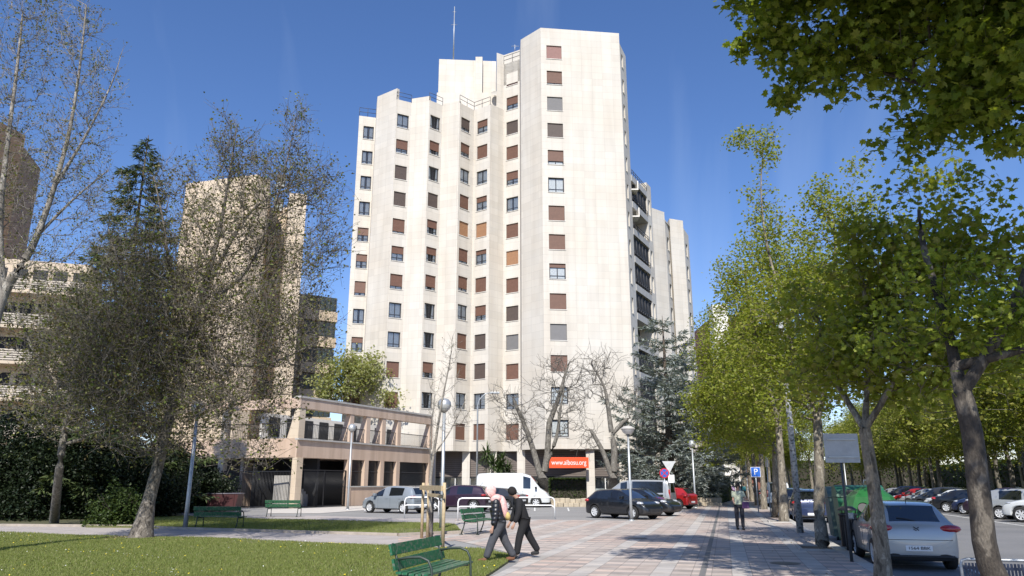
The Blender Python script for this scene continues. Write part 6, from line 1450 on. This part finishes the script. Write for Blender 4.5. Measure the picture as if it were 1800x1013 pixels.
def person(label, pos, yaw, Hh=1.7, lean=0, headp=0, legs=((0, 0), (0, 0)), arms=((0, 10), (0, 10)), armout=(.1, .1), top=None, bottom=None, shoes=None, hair=None, hood=None, sleeves=True, detail=True, extra=None, longtop=0, group=None, bulk=1.0):
    """legs ((thigh, knee) left, right) in degrees, forward positive; arms (shoulder, elbow). Faces local +x"""
    k = Hh / 1.7; root = thing('person', label, 'person', pos, yaw, group)
    def v(x, y, z): return Vector((x, y, z))
    la = math.radians(lean)
    feet = []; legp = []
    for i, s in ((0, 1), (1, -1)):
        th, kn = map(math.radians, legs[i]); hip = v(0, s * .095 * k, 0); knee = hip + v(math.sin(th), 0, -math.cos(th)) * .43 * k; an = knee + v(math.sin(th - kn), 0, -math.cos(th - kn)) * .42 * k; legp.append((hip, knee, an))
    low = min(l[2].z for l in legp); up = v(0, 0, -low + .075 * k)
    legp = [tuple(p + up for p in l) for l in legp]; pel = up.copy()
    def tor(x, y, z): return pel + v(x * math.cos(la) + z * math.sin(la), y, z * math.cos(la) - x * math.sin(la))
    wa, ch, ne = tor(0, 0, .16 * k), tor(.01, 0, .36 * k), tor(-.01, 0, .50 * k)
    hd = math.radians(lean * .5 + headp); hb = ne + v(math.sin(hd) * .08 + .01, 0, math.cos(hd) * .08) * k; hm = hb + v(math.sin(hd) * .09 + .02, 0, math.cos(hd) * .09) * k; ht = hm + v(math.sin(hd), 0, math.cos(hd)) * .09 * k
    armp = []
    for i, s in ((0, 1), (1, -1)):
        sh, el = map(math.radians, arms[i]); ao = armout[i]; S = tor(-.01, s * .175 * k, .45 * k); e = S + v(math.sin(sh), s * ao, -math.cos(sh)).normalized() * .29 * k; f = e + v(math.sin(sh + el), s * ao * .3, -math.cos(sh + el)).normalized() * .25 * k
        hnd = f + (f - e).normalized() * .08 * k; armp.append((S, e, f, hnd))
    K = Sk(); p0 = K.a(pel + v(0, 0, .02), (.12 * k, .10 * k)); w0 = K.a(wa, (.115 * k, .09 * k), p0); c0 = K.a(ch, (.13 * k, .10 * k), w0); n0 = K.a(ne, .05 * k, c0); h0 = K.a(hb, .058 * k, n0); h1 = K.a(hm, (.078 * k, .088 * k), h0); K.a(ht, .055 * k, h1)
    nose = K.a(hm + v(math.cos(hd) * .1, 0, -math.sin(hd) * .1 - .01) * k, .014 * k, h1)
    for hip, kn, an in legp:
        a = K.a(hip, .085 * k, p0); b_ = K.a(kn, .055 * k, a); c = K.a(an, .036 * k, b_); K.a(an + v(.10, 0, -.045) * k, .022 * k, c)
    for S, e, f, hn in armp:
        a = K.a(S, .052 * k, c0); b_ = K.a(e, .038 * k, a); c = K.a(f, .026 * k, b_); pm = K.a(hn, (.03 * k, .022 * k), c)
        if detail:
            d = (hn - f).normalized(); sd = v(0, 1, 0); 
            for q in range(4):
                off = (q - 1.5) * .017 * k; ln = (.045, .052, .048, .038)[q] * k; r_ = K.a(hn + d * .03 * k + v(1, 0, 0) * off, .0085 * k, pm); m_ = K.a(hn + d * (.03 * k + ln * .6) + v(off, -.008 * k, 0), .008 * k, r_); K.a(hn + d * (.03 * k + ln) + v(off, -.02 * k, 0), .007 * k, m_)
            t_ = K.a(hn - d * .01 * k + v(.035, 0, 0) * k, .01 * k, pm); K.a(hn + d * .03 * k + v(.05, 0, 0) * k, .009 * k, t_)
    link('body', skinmesh(K.v, K.e), root).data.materials.append(skin_m)
    T_ = Sk(); p0 = T_.a(pel + v(0, 0, .03), (.135 * k, .115 * k))
    for hip, kn, an in legp:
        a = T_.a(hip + v(0, 0, -.04), .105 * k * bulk, p0); b_ = T_.a(kn, .08 * k * bulk, a); T_.a(an.lerp(kn, .5), .075 * k * bulk, b_); T_.a(an + v(0, 0, .0), .066 * k * bulk, len(T_.v) - 1)
    link('trousers', skinmesh(T_.v, T_.e), root).data.materials.append(bottom)
    kb_ = k * bulk; J = Sk(); w0 = J.a(wa, (.165 * kb_, .135 * kb_)); h_ = J.a(pel + v(0, 0, .02 - longtop), (.175 * kb_, .145 * kb_), w0); c0 = J.a(ch, (.17 * kb_, .135 * kb_), w0); J.a(tor(-.01, 0, .46 * k), (.12 * k, .09 * k), c0)
    for S, e, f, hn in armp:
        a = J.a(S, .08 * kb_, c0); b_ = J.a(e if sleeves else S.lerp(e, .7), .066 * kb_, a)
        if sleeves: J.a(f, .052 * kb_, b_)
    jk = link('jacket' if sleeves else 'shirt', skinmesh(J.v, J.e), root); jk.data.materials.append(top)
    for hip, kn, an in legp:
        b = Sk(); a = b.a(an + v(-.03, 0, -.02) * k, (.062 * k, .06 * k)); c = b.a(an + v(.08, 0, -.035) * k, (.058 * k, .05 * k), a); b.a(an + v(.19, 0, -.045) * k, (.05 * k, .04 * k), c); link('shoe', skinmesh(b.v, b.e, sub=1), root).data.materials.append(shoes)
    fdir = v(math.cos(hd), 0, -math.sin(hd)); udir = v(math.sin(hd), 0, math.cos(hd))
    if detail:
        for s in (1, -1):
            m_ = bpy.data.meshes.new('e'); bm = bmesh.new(); bmesh.ops.create_uvsphere(bm, u_segments=8, v_segments=6, radius=.011 * k); bmesh.ops.translate(bm, vec=hm + fdir * .083 * k + v(0, s * .03, 0) * k + udir * .012 * k, verts=bm.verts); bm.to_mesh(m_); bm.free(); m_.materials.append(plastic); link('eye', m_, root)
    def ell(name, c, r, mat, tilt=0.0, sub_=None):
        m_ = bpy.data.meshes.new(name); bm = bmesh.new(); bmesh.ops.create_uvsphere(bm, u_segments=20, v_segments=14, radius=1)
        for v_ in bm.verts: v_.co *= 1 + .035 * math.sin(v_.co.x * 9 + v_.co.z * 7) * math.sin(v_.co.y * 8)
        bmesh.ops.scale(bm, vec=r, verts=bm.verts); bmesh.ops.rotate(bm, matrix=Matrix.Rotation(tilt, 3, 'Y'), verts=bm.verts); bmesh.ops.translate(bm, vec=c, verts=bm.verts)
        for f in bm.faces: f.smooth = True
        bm.to_mesh(m_); bm.free(); m_.materials.append(mat); return link(name, m_, root)
    b = Sk()
    if hood:
        ell('hood', hm - fdir * .03 * k + udir * .01 * k, (.115 * k, .10 * k, .14 * k), hood, hd * .8); ell('hood_collar', ne - v(.02, 0, -.02) * k, (.14 * k, .16 * k, .10 * k), hood, la)
        b = MB(); sd = v(0, 1, 0); c_ = hm + fdir * .045 * k; b.tube([c_ + (sd * math.cos(t_ * PI / 8) * .078 + udir * math.sin(t_ * PI / 8) * .105) * k - fdir * .02 * k * abs(math.sin(t_ * PI / 8)) for t_ in range(17)], .014 * k, 6); b.build('hood_rim', hood, root)
        ell('hood_tip', hm - fdir * .10 * k + udir * .03 * k, (.085 * k, .085 * k, .10 * k), hood, hd * .8)
    elif hair and detail:
        ell('hair', hm - fdir * .022 * k + udir * .03 * k, (.108 * k, .095 * k, .118 * k), hair, hd)
    elif False:
        a = b.a(hm - fdir * .02 * k + udir * .01, (.118 * k, .125 * k)); b.a(ht - fdir * .01 * k + udir * .02 * k, (.09 * k, .09 * k), a); c = b.a(hb - fdir * .05 * k, (.10 * k, .105 * k), a); b.a(ne - fdir * .05 * k - v(0, 0, .03 * k), (.13 * k, .10 * k), c)
        link('hood', skinmesh(b.v, b.e), root).data.materials.append(hood)
    elif hair:
        a = b.a(hm - fdir * .03 * k + udir * .025 * k, (.09 * k, .095 * k)); b.a(ht + udir * .005 * k - fdir * .01 * k, (.075 * k, .075 * k), a); c = b.a(hb - fdir * .06 * k, (.05 * k, .06 * k), a)
        link('hair', skinmesh(b.v, b.e), root).data.materials.append(hair)
    return root, dict(ell=ell, la=la, tor=tor, pel=pel, arm=armp, k=k, ne=ne, hm=hm)
def puffer():
    m, n, b, o = nt('black_puffer'); b.inputs['Base Color'].default_value = (.012, .013, .018, 1); b.inputs['Roughness'].default_value = .38
    tc = N(n, 'ShaderNodeTexCoord'); w_ = N(n, 'ShaderNodeTexWave'); w_.bands_direction = 'Z'; w_.inputs['Scale'].default_value = 3.6; w_.inputs['Distortion'].default_value = .6; n.links.new(tc.outputs['Object'], w_.inputs['Vector'])
    bp = N(n, 'ShaderNodeBump'); bp.inputs['Strength'].default_value = .5; bp.inputs['Distance'].default_value = .02; n.links.new(w_.outputs['Fac'], bp.inputs['Height']); n.links.new(bp.outputs[0], b.inputs['Normal']); return m
pinkf = fabric('pink_fleece', (.72, .43, .40), 16, 1.0, .15); greyt = fabric('grey_trousers', (.06, .062, .072), 14, .4, .2); blk = fabric('black_cloth', (.009, .009, .011), 12, .4); brs = fabric('brown_suede', (.16, .07, .035)); hairb = fabric('dark_hair', (.012, .009, .008), 60, .6); yel = fabric('yellow_cloth', (.55, .42, .16), 12)
q = G(878, 991); rt, J = person('person in pink hood, black puffer jacket and grey trousers striding left with head bowed', (q.x, q.y + .1, .03), R(187), 1.66, lean=14, headp=28, legs=((24, 4), (-17, 14)), arms=((4, 10), (-6, 12)), armout=(.14, .12), longtop=.12, bulk=1.28, top=puffer(), bottom=greyt, shoes=brs, hood=pinkf)
# pink shawl over the shoulder and back, with a yellow edge
t = J['tor']; J['ell']('shawl', t(-.14, -.02, .27), (.11, .17, .27), pinkf, J['la'] - .1); J['ell']('shawl_edge', t(-.19, .03, .08), (.07, .10, .10), yel, J['la'])
q = G(902, 984); rt, J = person('person all in black walking left close beside the one in the pink hood', (q.x + .26, q.y + .3, .01), R(190), 1.66, lean=20, headp=26, legs=((18, 8), (-20, 12)), longtop=.10, bulk=1.2, arms=((6, 18), (10, 16)), armout=(.16, .12), top=blk, bottom=blk, shoes=fabric('black_trainers', (.02, .02, .022)), hair=hairb)
q = G(1302, 932); rt, J = person('person in a pale shirt with purple bag and dark trousers walking along the promenade', (q.x, q.y, .006), R(-98), 1.68, lean=2, headp=6, legs=((5, 4), (-5, 8)), arms=((18, 78), (12, 60)), armout=(.25, .12), top=fabric('pale_shirt', (.42, .45, .33), 8, .3, .3), bottom=fabric('dark_jeans', (.015, .016, .024)), shoes=blk, hair=hairb, sleeves=False)
b = MB(); b.rbox(-.06, .12, .1, .36, .78, 1.02, .04); o = b.build('handbag', fabric('purple_cloth', (.13, .06, .15)), None, (0, 0, 0)); o.location = (q.x, q.y - .02, .0); o.rotation_euler.z = R(-98); tag(o, 'purple handbag held at the hip by the person on the promenade', 'handbag')
pc = [(1272, 'white top and pale trousers, leftmost of the distant walkers', (.6, .6, .6), (.35, .33, .3)), (1278, 'light blue jeans and white top by the hedge end', (.65, .65, .66), (.16, .25, .4)), (1284, 'pink top among the distant walkers', (.5, .22, .3), (.18, .28, .42)), (1290, 'pale purple top among the distant walkers', (.35, .25, .4), (.05, .05, .07)),
      (1299, 'white shirt and dark trousers just left of the thin white pole', (.6, .58, .55), (.03, .03, .04)), (1305, 'black jacket behind the promenade walker', (.02, .02, .025), (.04, .04, .05)), (1309, 'teal top behind the promenade walker', (.05, .25, .28), (.03, .03, .04)), (1322, 'dark blue jacket right of the white pole', (.03, .04, .08), (.03, .03, .04)), (1326, 'grey jacket near the parking sign pole', (.15, .15, .17), (.04, .04, .05))]
protos = []
for i, (x, lb_, c1, c2) in enumerate(pc):
    y = 876 + (i * 7 % 5) * .8; q = G(x, y); t1_ = fabric('walker_top_%d' % i, c1); t2_ = fabric('walker_trousers_%d' % i, c2)
    if i < 2:
        rt, J = person('distant walker with ' + lb_, (q.x, q.y, 0), R(-90 + 20 * (i - .5)), 1.7, legs=((14, 4), (-14, 12)), arms=((12, 15), (-14, 15)), top=t1_, bottom=t2_, shoes=blk, hair=hairb, detail=False, group='distant walkers'); protos.append(rt)
    else:
        src = protos[i % 2]; rt = dup(src, (q.x, q.y, 0), R(-90 + (i * 53 % 40) + (180 if i % 3 == 0 else 0)), 'distant walker with ' + lb_, 'distant walkers')
        for ch in [c for c in bpy.data.objects if c.parent == rt]:
            nm = ch.name.split('.')[0]
            if nm in ('jacket', 'trousers'): ch.data = ch.data.copy(); ch.data.materials[0] = t1_ if nm == 'jacket' else t2_
